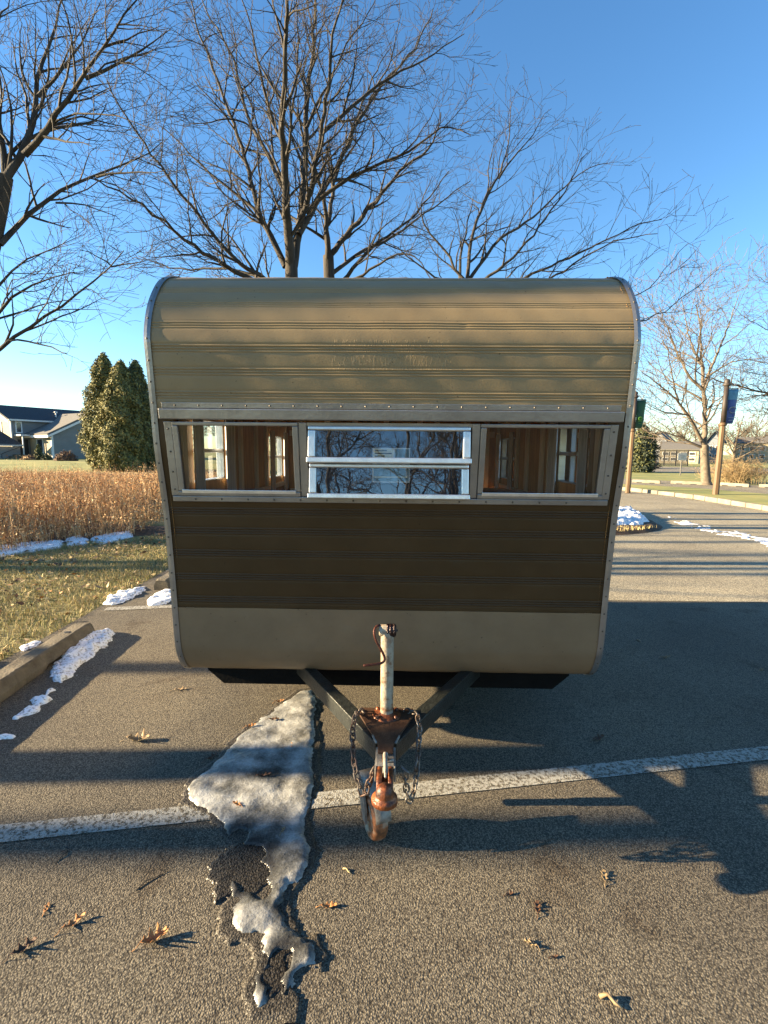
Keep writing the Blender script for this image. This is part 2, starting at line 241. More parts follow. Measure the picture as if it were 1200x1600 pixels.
# ------------------------------------------------------------------ mesh helpers
def empty(name, loc=(0, 0, 0), rz=0.0):
    o = bpy.data.objects.new(name, None); COL.objects.link(o); o.location = loc; o.rotation_euler = (0, 0, rz); o.empty_display_size = .1; return o
def tag(o, label=None, cat=None, group=None, kind=None):
    if label: o['label'] = label
    if cat: o['category'] = cat
    if group: o['group'] = group
    if kind: o['kind'] = kind
    return o
class MB:
    def __init__(s): s.v = []; s.f = []; s.mi = []; s.smooth = []
    def add(s, vs, fs, mi=0, sm=False):
        b = len(s.v); s.v.extend([tuple(v) for v in vs]); s.f.extend([tuple(b+i for i in f) for f in fs]); s.mi.extend([mi]*len(fs)); s.smooth.extend([sm]*len(fs)); return s
    def box(s, c, d, rz=0, mi=0, tx=0, mtx=None):
        x, y, z = d[0]/2, d[1]/2, d[2]/2
        vs = [Vector((sx*x, sy*y, sz*z)) for sz in (-1, 1) for sy in (-1, 1) for sx in (-1, 1)]
        m = Matrix.Rotation(rz, 4, 'Z') @ Matrix.Rotation(tx, 4, 'X')
        if mtx is not None: m = mtx
        vs = [Vector(c) + m @ v for v in vs]
        return s.add(vs, [(0, 2, 3, 1), (4, 5, 7, 6), (0, 1, 5, 4), (2, 6, 7, 3), (0, 4, 6, 2), (1, 3, 7, 5)], mi)
    def prism(s, poly, a, b, mi=0):
        """poly: list of 3d points, extruded by vectors a..b offsets"""
        n = len(poly); a = Vector(a); b = Vector(b); vs = [Vector(p)+a for p in poly] + [Vector(p)+b for p in poly]
        fs = [tuple(range(n)), tuple(range(2*n-1, n-1, -1))] + [(i, i+n, (i+1) % n+n, (i+1) % n) for i in range(n)]
        return s.add(vs, fs, mi)
    def tube(s, pts, rad, k=8, mi=0, sm=True, cap=True, closed=False):
        pts = [Vector(p) for p in pts]; n = len(pts); rad = [rad]*n if not hasattr(rad, '__len__') else rad
        vs = []; ref = None
        for i, p in enumerate(pts):
            if closed: t = pts[(i+1) % n]-pts[i-1]
            else: t = pts[min(i+1, n-1)]-pts[max(i-1, 0)]
            t.normalize()
            if ref is None: ref = Vector((0, 0, 1)) if abs(t.z) < .9 else Vector((1, 0, 0))
            a = (ref - t*ref.dot(t)).normalized(); ref = a; b = t.cross(a)
            for j in range(k):
                an = 2*math.pi*j/k; vs.append(p + (a*math.cos(an)+b*math.sin(an))*rad[i])
        fs = []; m = n if closed else n-1
        for i in range(m):
            i2 = (i+1) % n
            for j in range(k): fs.append((i*k+j, i*k+(j+1) % k, i2*k+(j+1) % k, i2*k+j))
        if cap and not closed: fs.append(tuple(range(k-1, -1, -1))); fs.append(tuple((n-1)*k+j for j in range(k)))
        return s.add(vs, fs, mi, sm)
    def lathe(s, prof, c=(0, 0, 0), axis='Z', k=20, mi=0, sm=True):
        c = Vector(c); vs = []
        for r_, h in prof:
            for j in range(k):
                a = 2*math.pi*j/k; x, y = r_*math.cos(a), r_*math.sin(a)
                vs.append(c + Vector({'Z': (x, y, h), 'X': (h, x, y), 'Y': (x, h, y)}[axis]))
        fs = [(i*k+j, i*k+(j+1) % k, (i+1)*k+(j+1) % k, (i+1)*k+j) for i in range(len(prof)-1) for j in range(k)]
        return s.add(vs, fs, mi, sm)
    def obj(s, name, mats, parent=None, bevel=0):
        me = bpy.data.meshes.new(name); me.from_pydata(s.v, [], s.f)
        if not isinstance(mats, (list, tuple)): mats = [mats]
        for m in mats: me.materials.append(M[m] if isinstance(m, str) else m)
        me.polygons.foreach_set('material_index', s.mi); me.polygons.foreach_set('use_smooth', s.smooth)
        me.update()
        o = bpy.data.objects.new(name, me); COL.objects.link(o); o.parent = parent
        if bevel:
            bv = o.modifiers.new('bevel', 'BEVEL'); bv.width = bevel; bv.segments = 2; bv.limit_method = 'ANGLE'
        return o
def npmesh(name, V, Q, mats, mi=None, parent=None, smooth=False, attr=None):
    me = bpy.data.meshes.new(name); V = np.asarray(V, np.float32); Q = np.asarray(Q, np.int32); k = Q.shape[1]
    me.vertices.add(len(V)); me.vertices.foreach_set('co', V.ravel()); me.loops.add(Q.size); me.loops.foreach_set('vertex_index', Q.ravel())
    me.polygons.add(len(Q)); me.polygons.foreach_set('loop_start', np.arange(0, Q.size, k, dtype=np.int32)); me.polygons.foreach_set('loop_total', np.full(len(Q), k, np.int32))
    for m in (mats if isinstance(mats, (list, tuple)) else [mats]): me.materials.append(M[m])
    if mi is not None: me.polygons.foreach_set('material_index', np.asarray(mi, np.int32))
    me.polygons.foreach_set('use_smooth', np.full(len(Q), smooth)); me.update(calc_edges=True)
    if attr is not None:
        a = me.attributes.new(attr[0], 'FLOAT', 'POINT'); a.data.foreach_set('value', np.asarray(attr[1], np.float32))
    o = bpy.data.objects.new(name, me); COL.objects.link(o); o.parent = parent; return o
def struct(o): o['kind'] = 'structure'; return o
def sheet(name, pts, z, m):
    return struct(MB().add([(p[0], p[1], z) for p in pts], [tuple(range(len(pts)))]).obj(name, m))
def vnoise(x, y, sc, seed=0):
    """cheap value noise, numpy"""
    r_ = np.random.default_rng(seed); T = r_.random((64, 64)); x = x*sc+100; y = y*sc+100
    xi = np.floor(x).astype(int); yi = np.floor(y).astype(int); fx = x-xi; fy = y-yi; fx = fx*fx*(3-2*fx); fy = fy*fy*(3-2*fy)
    a = T[xi % 64, yi % 64]; b = T[(xi+1) % 64, yi % 64]; c = T[xi % 64, (yi+1) % 64]; d = T[(xi+1) % 64, (yi+1) % 64]
    return (a*(1-fx)+b*fx)*(1-fy)+(c*(1-fx)+d*fx)*fy
def sdist(X, Y, poly):
    """signed distance, positive inside"""
    n = len(poly); d = np.full(X.shape, 1e9); ins = np.zeros(X.shape, bool)
    for i in range(n):
        x1, y1 = poly[i][:2]; x2, y2 = poly[(i+1) % n][:2]; ex, ey = x2-x1, y2-y1
        t = np.clip(((X-x1)*ex+(Y-y1)*ey)/(ex*ex+ey*ey+1e-12), 0, 1); d = np.minimum(d, np.hypot(X-x1-t*ex, Y-y1-t*ey))
        c = ((y1 > Y) != (y2 > Y)) & (X < (x2-x1)*(Y-y1)/(y2-y1+1e-12)+x1); ins ^= c
    return np.where(ins, d, -d)
def mound(name, poly, res, hfun, m, base=0.0, attrf=None):
    xs = [p[0] for p in poly]; ys = [p[1] for p in poly]; mg = res*3
    gx = np.arange(min(xs)-mg, max(xs)+mg, res); gy = np.arange(min(ys)-mg, max(ys)+mg, res); X, Y = np.meshgrid(gx, gy)
    d = sdist(X, Y, poly); Z = hfun(X, Y, d)+base; nx = len(gx); ny = len(gy)
    idx = np.arange(nx*ny).reshape(ny, nx); q = np.stack([idx[:-1, :-1], idx[:-1, 1:], idx[1:, 1:], idx[1:, :-1]], -1).reshape(-1, 4)
    z = Z.ravel(); keep = (z[q] > base-.004).any(1); q = q[keep]; used = np.unique(q); rm = np.full(nx*ny, -1); rm[used] = np.arange(len(used)); q = rm[q]
    V = np.stack([X.ravel(), Y.ravel(), z], -1)[used]
    at = None
    if attrf is not None: at = ('thin', attrf(X, Y, d).ravel()[used])
    return npmesh(name, V, q, m, smooth=True, attr=at)

# ------------------------------------------------------------------ ground
sheet('ground', [(-600, -200), (600, -200), (600, 900), (-600, 900)], -.03, 'lawn_far')
ASP = [(-2.62, -14), (10.2, -14), (10.35, 12), (10.15, 20.5), (10.0, 34), (-6, 34), (-6, 14), (-2.75, 13.2)]
sheet('asphalt_lot', ASP, 0, 'asphalt')
sheet('asphalt_sunlit_part', [(-2.74, 8.2), (-2.71, 5.9), (.2, 5.0), (1.6, 4.84), (10.2, 4.78), (10.35, 12), (10.15, 20.5), (10.0, 34), (-6, 34), (-6, 14), (-2.75, 13.2)], .004, 'sunlit_asphalt')  # painted sunlight: paler sheet starting at the edge of the trailer's shadow
near_lawn = [(-40, -6), (-2.62, -6), (-2.66, 5), (-2.75, 13.2), (-6, 14), (-6, 30), (-40, 30)]
sheet('lawn_ground', near_lawn, -.012, 'lawn')
# parking lines
def line(p, q, wd, name='parking_line'):
    p = Vector(p[:2]); q = Vector(q[:2]); d = (q-p).normalized(); s = Vector((-d.y, d.x))*wd/2
    return sheet(name, [p-s, q-s, q+s, p+s], .004, 'line')
a, b = G(0, 1303.5), G(1200, 1177); dd = (b-a).normalized()
line(a-dd*1.0, b+dd*5, .098)
c = G(165, 952); e = G(268, 949)
line(c, c + dd*3.6, .10)
# island behind the trailer with the trees
isl = []
for i in range(48):
    t = 2*math.pi*i/48; cx, cy, rx, ry = -0.6, 10.75, 6.5, 2.5; k = 2.6
    c_, s_ = math.cos(t), math.sin(t)
    isl.append((cx + rx*math.copysign(abs(c_)**(2/k), c_), cy + ry*math.copysign(abs(s_)**(2/k), s_)))
isl_s = [( -0.6+(x+.6)*.95, 10.75+(y-10.75)*.88) for x, y in isl]
struct(mound('island_soil', isl, .12, lambda X, Y, d: np.clip(d*.6, -.02, .10)+(vnoise(X, Y, 6, 3)-.5)*.03*(d > 0), 'mulch', .0))
struct(mound('island_grass', isl_s, .12, lambda X, Y, d: np.where((Y < 9.3) | (d > .45), np.clip(d*.6+.06, -.02, .125)+(vnoise(X, Y, 6, 3)-.5)*.03+.0, -.02), 'lawn', .006))
# kerb + strip right
k0, k1, k2, k3 = G(1330, 822), G(1200, 797), G(1090, 779), G(965, 764.5)
f0, f1, f2, f3 = G(1330, 790), G(1200, 777), G(1090, 767), G(930, 757.5)
kerb_line = [k0, k1, k2, k3, G(880, 757)]
strip = [k0, k1, k2, k3, G(880, 757), G(880, 755), f3, f2, f1, f0]
sheet('verge_strip', strip, .115, 'lawn_far')
def offset_band(line_, wd):
    out = []
    for i, p in enumerate(line_):
        t = (line_[min(i+1, len(line_)-1)]-line_[max(i-1, 0)]).normalized(); out.append(p + Vector((-t.y, t.x, 0))*-wd)
    return out
mb = MB(); inn = kerb_line; out = offset_band(kerb_line, -.17)
for i in range(len(inn)-1):
    p = [inn[i], inn[i+1], out[i+1], out[i]]; n_ = 5
    for j in range(n_):
        t0, t1 = j/n_+.004, (j+1)/n_-.004
        q = [p[0].lerp(p[1], t0), p[0].lerp(p[1], t1), p[3].lerp(p[2], t1), p[3].lerp(p[2], t0)]
        q = [Vector((v.x, v.y, 0)) for v in q]; mb.prism(q, (0, 0, -.02), (0, 0, .128+.012*random.random()))
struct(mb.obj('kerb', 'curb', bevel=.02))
LOT = [G(1330, 792), f1, f2, f3, G(860, 753), G(860, 744.5), G(990, 748), G(1200, 758.5), G(1400, 768)]
LOT = [Vector((v.x, v.y, 0)) for v in LOT]
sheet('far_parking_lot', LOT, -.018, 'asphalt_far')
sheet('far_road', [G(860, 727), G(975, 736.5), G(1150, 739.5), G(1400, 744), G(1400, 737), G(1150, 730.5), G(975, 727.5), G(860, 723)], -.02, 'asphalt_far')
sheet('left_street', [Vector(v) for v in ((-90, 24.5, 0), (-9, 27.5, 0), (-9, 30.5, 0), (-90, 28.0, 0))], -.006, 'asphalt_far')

# low rise with lawn under the grey house
def hill(X, Y, d): return np.clip(d*.06, -.1, .42)
struct(mound('house_lawn_rise', [(-75, 34), (-40, 33), (-8, 36), (-6, 60), (-20, 95), (-75, 95)], 1.5, hill, 'lawn_far', -.03))

# ------------------------------------------------------------------ tree machinery
class Wood:
    def __init__(s): s.V = []; s.Q = []; s.n = 0
    def tube(s, pts, rad, k):
        pts = np.asarray(pts, float); n = len(pts); t = np.gradient(pts, axis=0); t /= np.linalg.norm(t, axis=1)[:, None]+1e-9
        ref = np.array([.31, .17, .93]) if abs(t[0, 2]) < .85 else np.array([.95, .2, .1])
        a = np.cross(t, ref); a /= np.linalg.norm(a, axis=1)[:, None]+1e-9; b = np.cross(t, a)
        an = 2*np.pi*np.arange(k)/k; r = np.asarray(rad)[:, None, None]
        v = pts[:, None, :] + r*(a[:, None, :]*np.cos(an)[None, :, None]+b[:, None, :]*np.sin(an)[None, :, None])
        i = np.arange(n-1)[:, None]*k; j = np.arange(k)[None, :]; j2 = (j+1) % k
        q = np.stack([i+j, i+j2, i+k+j2, i+k+j], -1).reshape(-1, 4)+s.n
        s.V.append(v.reshape(-1, 3)); s.Q.append(q); s.n += n*k
    def obj(s, name, m, parent): return npmesh(name, np.concatenate(s.V), np.concatenate(s.Q), m, parent=parent, smooth=True)
def grow(wd, p, d, L, r, lvl, o, rg):
    """p start, d direction, L length, r radius; o options"""
    seg = max(3, min(9, int(L/o['step'])+2)); pts = [np.array(p, float)]; d = np.array(d, float); rad = [r]; dirs = [d]
    bend = rg.normal(0, .10, 3)
    for i in range(seg):
        d = d + rg.normal(0, o['wig'], 3) + bend/seg*2 + np.array([0, 0, o['up']]); d /= np.linalg.norm(d)
        pts.append(pts[-1]+d*L/seg); rad.append(r*(1-(i+1)/seg*.80)); dirs.append(d)
    wd.tube(pts, np.maximum(rad, o['rmin']), 6 if r > .04 else (4 if r > .012 else 3))
    if lvl <= 0: return
    side(wd, pts, rad, dirs, L, lvl, o, rg)
def side(wd, pts, rad, dirs, L, lvl, o, rg, t0=.15):
    nc = int(np.clip(L*o['dens'][lvl], 2, o['maxc'][lvl])); ph = rg.random()*6.28
    for c in range(nc):
        t = t0 + (1-t0)*(c+rg.random()*.8)/nc; x = min(t, .99)*(len(pts)-1); i = int(x); f = x-i
        p = np.array(pts[i])*(1-f)+np.array(pts[min(i+1, len(pts)-1)])*f; dv = np.array(dirs[min(i+1, len(dirs)-1)]); rr = rad[i]*(1-f)+rad[min(i+1, len(rad)-1)]*f
        ph += 2.4+rg.normal(0, .4); a = np.cross(dv, [.3, .2, .9]); a /= np.linalg.norm(a)+1e-9; b = np.cross(dv, a)
        an = o['ang']*(1+rg.normal(0, .25)); nd = dv*math.cos(an)+(a*math.cos(ph)+b*math.sin(ph))*math.sin(an)
        if nd[2] < -.25 and rg.random() < .7: nd[2] *= -.4
        nd /= np.linalg.norm(nd); Lc = o['len'][lvl]*(1.1-.55*t)*rg.uniform(.6, 1.25)
        grow(wd, p, nd, Lc, max(min(rr*.62, o['r'][lvl]), o['rmin']), lvl-1, o, rg)
def resamp(pts, n):
    pts = np.array(pts, float); d = np.r_[0, np.cumsum(np.linalg.norm(np.diff(pts, axis=0), axis=1))]; t = np.linspace(0, d[-1], n)
    # smooth by catmull-like interpolation
    out = np.stack([np.interp(t, d, pts[:, i]) for i in range(3)], -1)
    for _ in range(2): out[1:-1] = out[1:-1]*.5+(out[:-2]+out[2:])*.25
    return out, d[-1]
def traced_tree(name, Y, base, trunk_px, limbs, r0, o, seed, label, cat='tree', m='bark', group=None, depth=1.0):
    lk_ = 1.05 if seed in (11, 12) else .82; r0 *= 1.15 if seed in (11, 12) else .88; limbs = [(l_[0], l_[1]*lk_)+tuple(l_[2:]) for l_ in limbs]
    rg = np.random.default_rng(seed); root = empty(name, base); B = np.array(base); tag(root, label, cat, group)
    tw = Wood(); cw = Wood()
    tp = [np.array(base)-np.array([0, 0, .15])] + [np.array(P(x, y, Y)) for x, y in trunk_px]
    pts, L = resamp(tp, 14); rad = np.linspace(r0, r0*.72, 14); rad[0] *= 1.55; rad[1] *= 1.15; pts = pts-B
    tw.tube(pts, rad, 12)
    for li in limbs:
        pxs, rl = li[0], li[1]; sl = rg.uniform(-.5, .5)*depth; cv = rg.uniform(-.25, .25)*depth; st = li[2] if len(li) > 2 else 0
        q = []; acc = 0; prev = None
        for (x, y) in pxs:
            if prev is not None: acc += math.hypot(x-prev[0], y-prev[1])/F*Y
            prev = (x, y); q.append(np.array(P(x, y, Y+st*depth+sl*acc+cv*acc*acc*.08))-B)
        n = max(6, int(acc/.22)); pts, L = resamp(q, n); jit = rg.normal(0, .016, pts.shape)*min(1, Y/10); jit[0] = 0; pts = pts+jit
        rad = rl*(1-np.linspace(0, 1, n)**.8*.84); dirs = np.gradient(pts, axis=0); dirs /= np.linalg.norm(dirs, axis=1)[:, None]
        cw.tube(pts, np.maximum(rad, o['rmin']), 7 if rl > .05 else 5)
        side(cw, pts, rad, dirs, L, o['lv'], o, rg, t0=.08)
    tw.obj('trunk', m, root); cw.obj('crown', m, root); return root
OP = dict(step=.22, wig=.13, up=.035, rmin=.0030, dens=[0, 8, 5.8, 4.0], maxc=[0, 9, 12, 26], len=[0, .36, .7, 1.2], r=[0, .006, .012, .03], ang=.72, lv=3)
def C2(*a): return [(300+x/2.4, y/2.4) for x, y in a]
def C3(*a): return [(700+x/2.4, 100+y/2.4) for x, y in a]
def C1(*a): return [(x/2.857, y/2.857) for x, y in a]
YA = 9.6
bA = G(457, 790, .1); bA = (P(457, 433, YA).x, YA, .1)
traced_tree('bare_tree', YA, bA, [(456, 600), (456, 430), (455, 405)], [
    (C2((372, 1010), (360, 860), (352, 700), (345, 560), (330, 420), (350, 300), (352, 100), (350, -60), (345, -200)), .095),
    (C2((380, 1000), (410, 800), (425, 560), (432, 400), (440, 260), (462, 140), (460, 0), (465, -150)), .085),
    (C2((405, 850), (450, 700), (485, 500), (520, 300), (520, 150), (560, 20), (600, -120)), .06),
    (C2((400, 880), (500, 700), (560, 600), (640, 420), (720, 300), (830, 200), (905, 30)), .06),
    (C2((430, 800), (540, 690), (700, 620), (820, 560), (960, 450), (1045, 510)), .045),
    (C2((485, 500), (600, 400), (720, 300), (880, 220), (1020, 125)), .04),
    (C2((350, 1000), (290, 880), (250, 780), (190, 550), (110, 350), (20, 100), (-20, -60)), .06),
    (C2((340, 970), (240, 780), (100, 680), (0, 580), (-110, 480)), .045),
    (C2((352, 720), (290, 600), (200, 420), (150, 200), (40, 20), (0, -80)), .045),
    (C2((345, 560), (280, 400), (250, 200), (190, 20), (160, -100)), .035),
    (C2((430, 480), (500, 330), (560, 200), (660, 60), (700, -40)), .03),
    (C2((352, 640), (370, 450), (400, 250), (390, 50), (400, -150)), .03),
    (C2((370, 1120), (200, 1035), (-10, 920), (-130, 810), (-260, 720), (-370, 670)), .055),
    (C2((375, 1100), (180, 1000), (60, 860), (-60, 700), (-160, 560), (-260, 420), (-320, 300)), .05),
    (C2((360, 1090), (150, 1000), (-80, 1010), (-200, 960)), .04),
], .14, OP, 11, 'tallest bare oak, rising behind the left half of the trailer roof')
YB = 12.0
bB = (P(515, 433, YB).x, YB, .08)
OPB = dict(OP, len=[0, .42, .75, 1.15], dens=[0, 5.2, 3.8, 3.0])
traced_tree('bare_tree', YB, bB, [(515, 600), (515, 430), (513, 400)], [
    (C2((515, 1000), (500, 800), (490, 700), (450, 600), (430, 500)), .08),
    (C2((515, 960), (620, 830), (700, 740), (800, 620), (900, 560), (940, 420)), .07),
    (C2((520, 1030), (620, 950), (780, 880), (900, 780), (1040, 680)), .05),
    (C2((510, 840), (540, 640), (600, 500), (660, 320), (740, 180)), .055),
    (C2((505, 900), (440, 860), (350, 800), (260, 700)), .04),
    (C2((560, 1060), (700, 900), (830, 820), (960, 640)), .05),
    (C2((580, 1070), (740, 960), (830, 940), (900, 1040)), .04),
], .15, OPB, 12, 'bare oak behind the trailer roof, just right of the tallest oak')
YC = 11.0
bC = (P(730, 433, YC).x, YC, .1)
traced_tree('bare_tree', YC, bC, [(730, 600), (730, 440)], [
    (C3((45, 820), (45, 700), (80, 600), (90, 500)), .05),
    (C3((70, 830), (85, 650), (120, 540), (190, 420), (230, 300), (235, 150)), .06),
    (C3((72, 820), (190, 650), (300, 600), (400, 500), (500, 400), (600, 370)), .055),
    (C3((80, 860), (250, 720), (320, 640), (400, 540), (520, 330)), .05),
    (C3((90, 880), (300, 795), (420, 740), (560, 680), (700, 600), (800, 590)), .05),
    (C3((100, 900), (400, 800), (520, 720), (650, 650), (790, 630)), .045),
    (C3((190, 430), (250, 350), (330, 250), (385, 160)), .03),
    (C3((72, 820), (20, 760), (-60, 640), (-120, 560), (-60, 420)), .045),
    (C3((72, 840), (-60, 800), (-180, 700), (-260, 640)), .04),
    (C3((110, 980), (500, 1000), (735, 968), (830, 920), (900, 860), (1020, 765)), .04),
    (C3((110, 960), (500, 940), (725, 870), (800, 800), (850, 720), (905, 668)), .035),
    (C3((120, 560), (160, 450), (150, 350), (200, 240)), .03),
], .14, OPB, 13, 'wide bare oak leaning its boughs out over the right half of the trailer roof')
YL = 6.3
bL = (P(-100, 700, YL).x, YL, -.01)
OPL = dict(OP, len=[0, .30, .62, 1.05], dens=[0, 7.5, 5.8, 4.6], rmin=.0022, r=[0, .0045, .010, .022], up=.02, wig=.16)
traced_tree('bare_tree', YL, bL, [(-90, 640), (-45, 500), (-14, 400), (0, 330), (8, 275)], [
    (C1((25, 800), (0, 600), (-20, 450), (-40, 200)), .06),
    (C1((30, 790), (60, 760), (130, 660), (150, 500), (170, 350), (210, 200), (270, 80), (290, -40)), .06),
    (C1((110, 690), (230, 560), (310, 420), (400, 310), (460, 200), (520, 100), (610, -20)), .05),
    (C1((380, 350), (460, 310), (540, 290), (640, 220), (760, 130)), .03),
    (C1((0, 1090), (120, 960), (250, 860), (370, 800), (500, 760), (640, 710), (720, 630)), .045),
    (C1((430, 790), (560, 770), (760, 765)), .02),
    (C1((250, 905), (400, 910), (500, 960), (570, 1010)), .016),
    (C1((-60, 1480), (0, 1390), (60, 1300), (200, 1230), (330, 1210)), .032),
    (C1((-60, 1600), (0, 1560), (100, 1480), (130, 1450), (220, 1420), (330, 1330), (440, 1240), (500, 1190), (545, 1110)), .036),
    (C1((500, 1190), (470, 1150), (400, 1130), (330, 1100)), .014),
    (C1((500, 1190), (600, 1165), (690, 1170)), .012),
    (C1((-10, 1280), (60, 1180), (130, 1135), (260, 1120), (380, 1040)), .02),
    (C1((35, 780), (70, 560), (40, 440), (0, 300), (-20, 200)), .03),
    (C1((170, 430), (250, 370), (300, 290), (380, 160), (450, 0)), .03),
    (C1((180, 590), (280, 500), (440, 495), (600, 540), (700, 580)), .02),
    (C1((310, 415), (400, 395), (560, 370)), .016),
    (C1((460, 210), (600, 165), (730, 110)), .02),
    (C1((520, 110), (600, 110), (700, 125)), .014),
    (C1((-20, 120), (0, 60), (40, 20), (60, -40)), .02),
], .13, OPL, 14, 'big bare tree on the lawn at the left edge, boughs sweeping over the sky')
# right-hand trees
YR = 25.0
bR = G(1104, 757); YR = bR.y
OPR = dict(OP, step=.5, len=[0, 1.0, 2.0, 3.2], dens=[0, 2.8, 2.2, 1.7], rmin=.008, r=[0, .014, .03, .06], jit=1)
def K2(*a): return [(920+x/4, 540+y/4) for x, y in a]
traced_tree('bare_tree', YR, tuple(bR), [(1101, 715), (1101, 695)], [
    (K2((725, 640), (725, 400), (715, 250), (705, 120), (700, 0), (695, -140), (670, -260)), .17),
    (K2((722, 620), (620, 430), (540, 330), (440, 240), (330, 170)), .12),
    (K2((715, 640), (560, 570), (430, 530), (340, 470)), .09),
    (K2((715, 280), (620, 190), (560, 60), (520, -40), (470, -160), (440, -260)), .10),
    (K2((712, 260), (760, 150), (800, 60), (850, -60), (900, -200), (940, -320)), .10),
    (K2((700, 120), (640, 0), (610, -150), (580, -300)), .07),
    (K2((560, 350), (520, 200), (500, 60), (460, -60)), .06),
    (K2((725, 420), (800, 330), (880, 300), (960, 250)), .06),
    (K2((620, 430), (480, 420), (380, 380), (300, 290)), .05),
], .27, OPR, 15, 'pale forked bare tree beyond the far lot, left of the blue banner pole', m='bark_far')
YS = 22.0
bS = (P(1330, 800, YS).x, YS, 0)
OPS = dict(OP, len=[0, .6, 1.2, 2.0], dens=[0, 4.4, 3.4, 2.8], rmin=.005, r=[0, .009, .016, .04], up=.01, wig=.17, ang=.85)
traced_tree('bare_tree', YS, bS, [(1335, 700), (1340, 640)], [
    ([(1335, 650), (1260, 625), (1200, 615), (1170, 607), (1137, 600), (1100, 588), (1060, 560)], .10),
    ([(1335, 650), (1260, 640), (1200, 617), (1160, 617), (1130, 620), (1090, 618)], .05),
    ([(1338, 620), (1260, 590), (1200, 567), (1170, 562), (1140, 555)], .06),
    ([(1338, 620), (1270, 560), (1210, 520), (1170, 500), (1145, 480)], .06),
    ([(1340, 620), (1290, 520), (1230, 460), (1180, 430)], .07),
    ([(1335, 680), (1260, 660), (1200, 645), (1160, 640)], .05),
    ([(1335, 700), (1270, 690), (1200, 690), (1160, 700)], .04),
    ([(1300, 640), (1240, 600), (1190, 585), (1150, 578)], .04),
], .2, OPS, 16, 'bare tree off the right edge reaching long level boughs behind the blue banner', m='bark_warm')

def free_tree(name, base, H, r0, o, seed, label, m='bark', group=None, lean=(0, 0), forkz=.4, nl=6, pts_=None, cat='tree'):
    rg = np.random.default_rng(seed); root = empty(name, base); tag(root, label, cat, group); tw = Wood(); cw = Wood()
    tp = pts_ or [(0, 0, -.1), (lean[0]*.3, lean[1]*.3, H*.25), (lean[0], lean[1], H*.6)]
    pts, L = resamp(tp, 12); rad = np.linspace(r0, r0*.6, 12); rad[0] *= 1.4; tw.tube(pts, rad, 12)
    for i in range(nl):
        t = forkz+(1-forkz)*i/nl; p = pts[min(11, int(t*11))]; a = i*2.4+rg.random(); e = rg.uniform(.5, .95)
        d = [math.cos(a)*math.cos(e), math.sin(a)*math.cos(e), math.sin(e)]
        grow(cw, p, d, H*rg.uniform(.38, .5), r0*.5, o['lv'], o, rg)
    grow(cw, pts[-1], (0, 0, 1), H*.42, r0*.6, o['lv'], o, rg)
    tw.obj('trunk', m, root); cw.obj('crown', m, root); return root
OPQ = dict(OP, step=.4, len=[0, .6, 1.1, 1.9], dens=[0, 3, 2.4, 1.8], rmin=.004, wig=.15, lv=3)
g_off = 'bare trees on the lawn left of the view that cast shadow bands'
# the trees to the left of the frame whose trunks throw the shadow bands
for i, (x, y, H, rr, pts_) in enumerate([
    (-9, 1.93, 9, .15, [(0, .0, -.1), (0, .0, 1.1), (0, .0, 2.2), (0, .12, 3.3), (0, .16, 3.8), (0, .12, 4.3), (0, .09, 4.8), (0, .09, 5.4), (.1, .2, 6.4)]),
    (-19, 1.22, 13, .15, [(0, 0, -.1), (.1, 0, 3), (0, .05, 7), (0, .1, 9.5)]), (-14, 2.86, 13, .11, [(0, 0, -.1), (0, .03, 3), (.1, 0, 6), (0, .1, 10)]), (-15.5, 5.6, 9, .14, None), (-19, 7.4, 10, .15, None), (-17, 9.3, 9, .13, None), (-23, 11.8, 10, .16, None), (-32, 6.6, 11, .2, None)]):
    free_tree('bare_tree', (x, y, -.01), H, rr, dict(OPQ, lv=2), 30+i, '', group=g_off, lean=(.2, .15), pts_=pts_, nl=5 if i > 2 else 4, forkz=.45 if i > 2 else .9)['label'] = 'bare leafless tree standing on the lawn beyond the left edge'
OPM = dict(OPQ, dens=[0, 4.5, 3.6, 2.6], len=[0, .7, 1.3, 2.0], rmin=.005)
for i, (x, y, H) in enumerate([(-2.6, -12.5, 9), (2.0, -13.5, 10), (.3, -15.5, 11)]):
    free_tree('bare_tree', (x, y, 0), H, .12, OPM, 50+i, 'bare tree mirrored in the middle front window of the trailer', group='bare trees mirrored in the window')

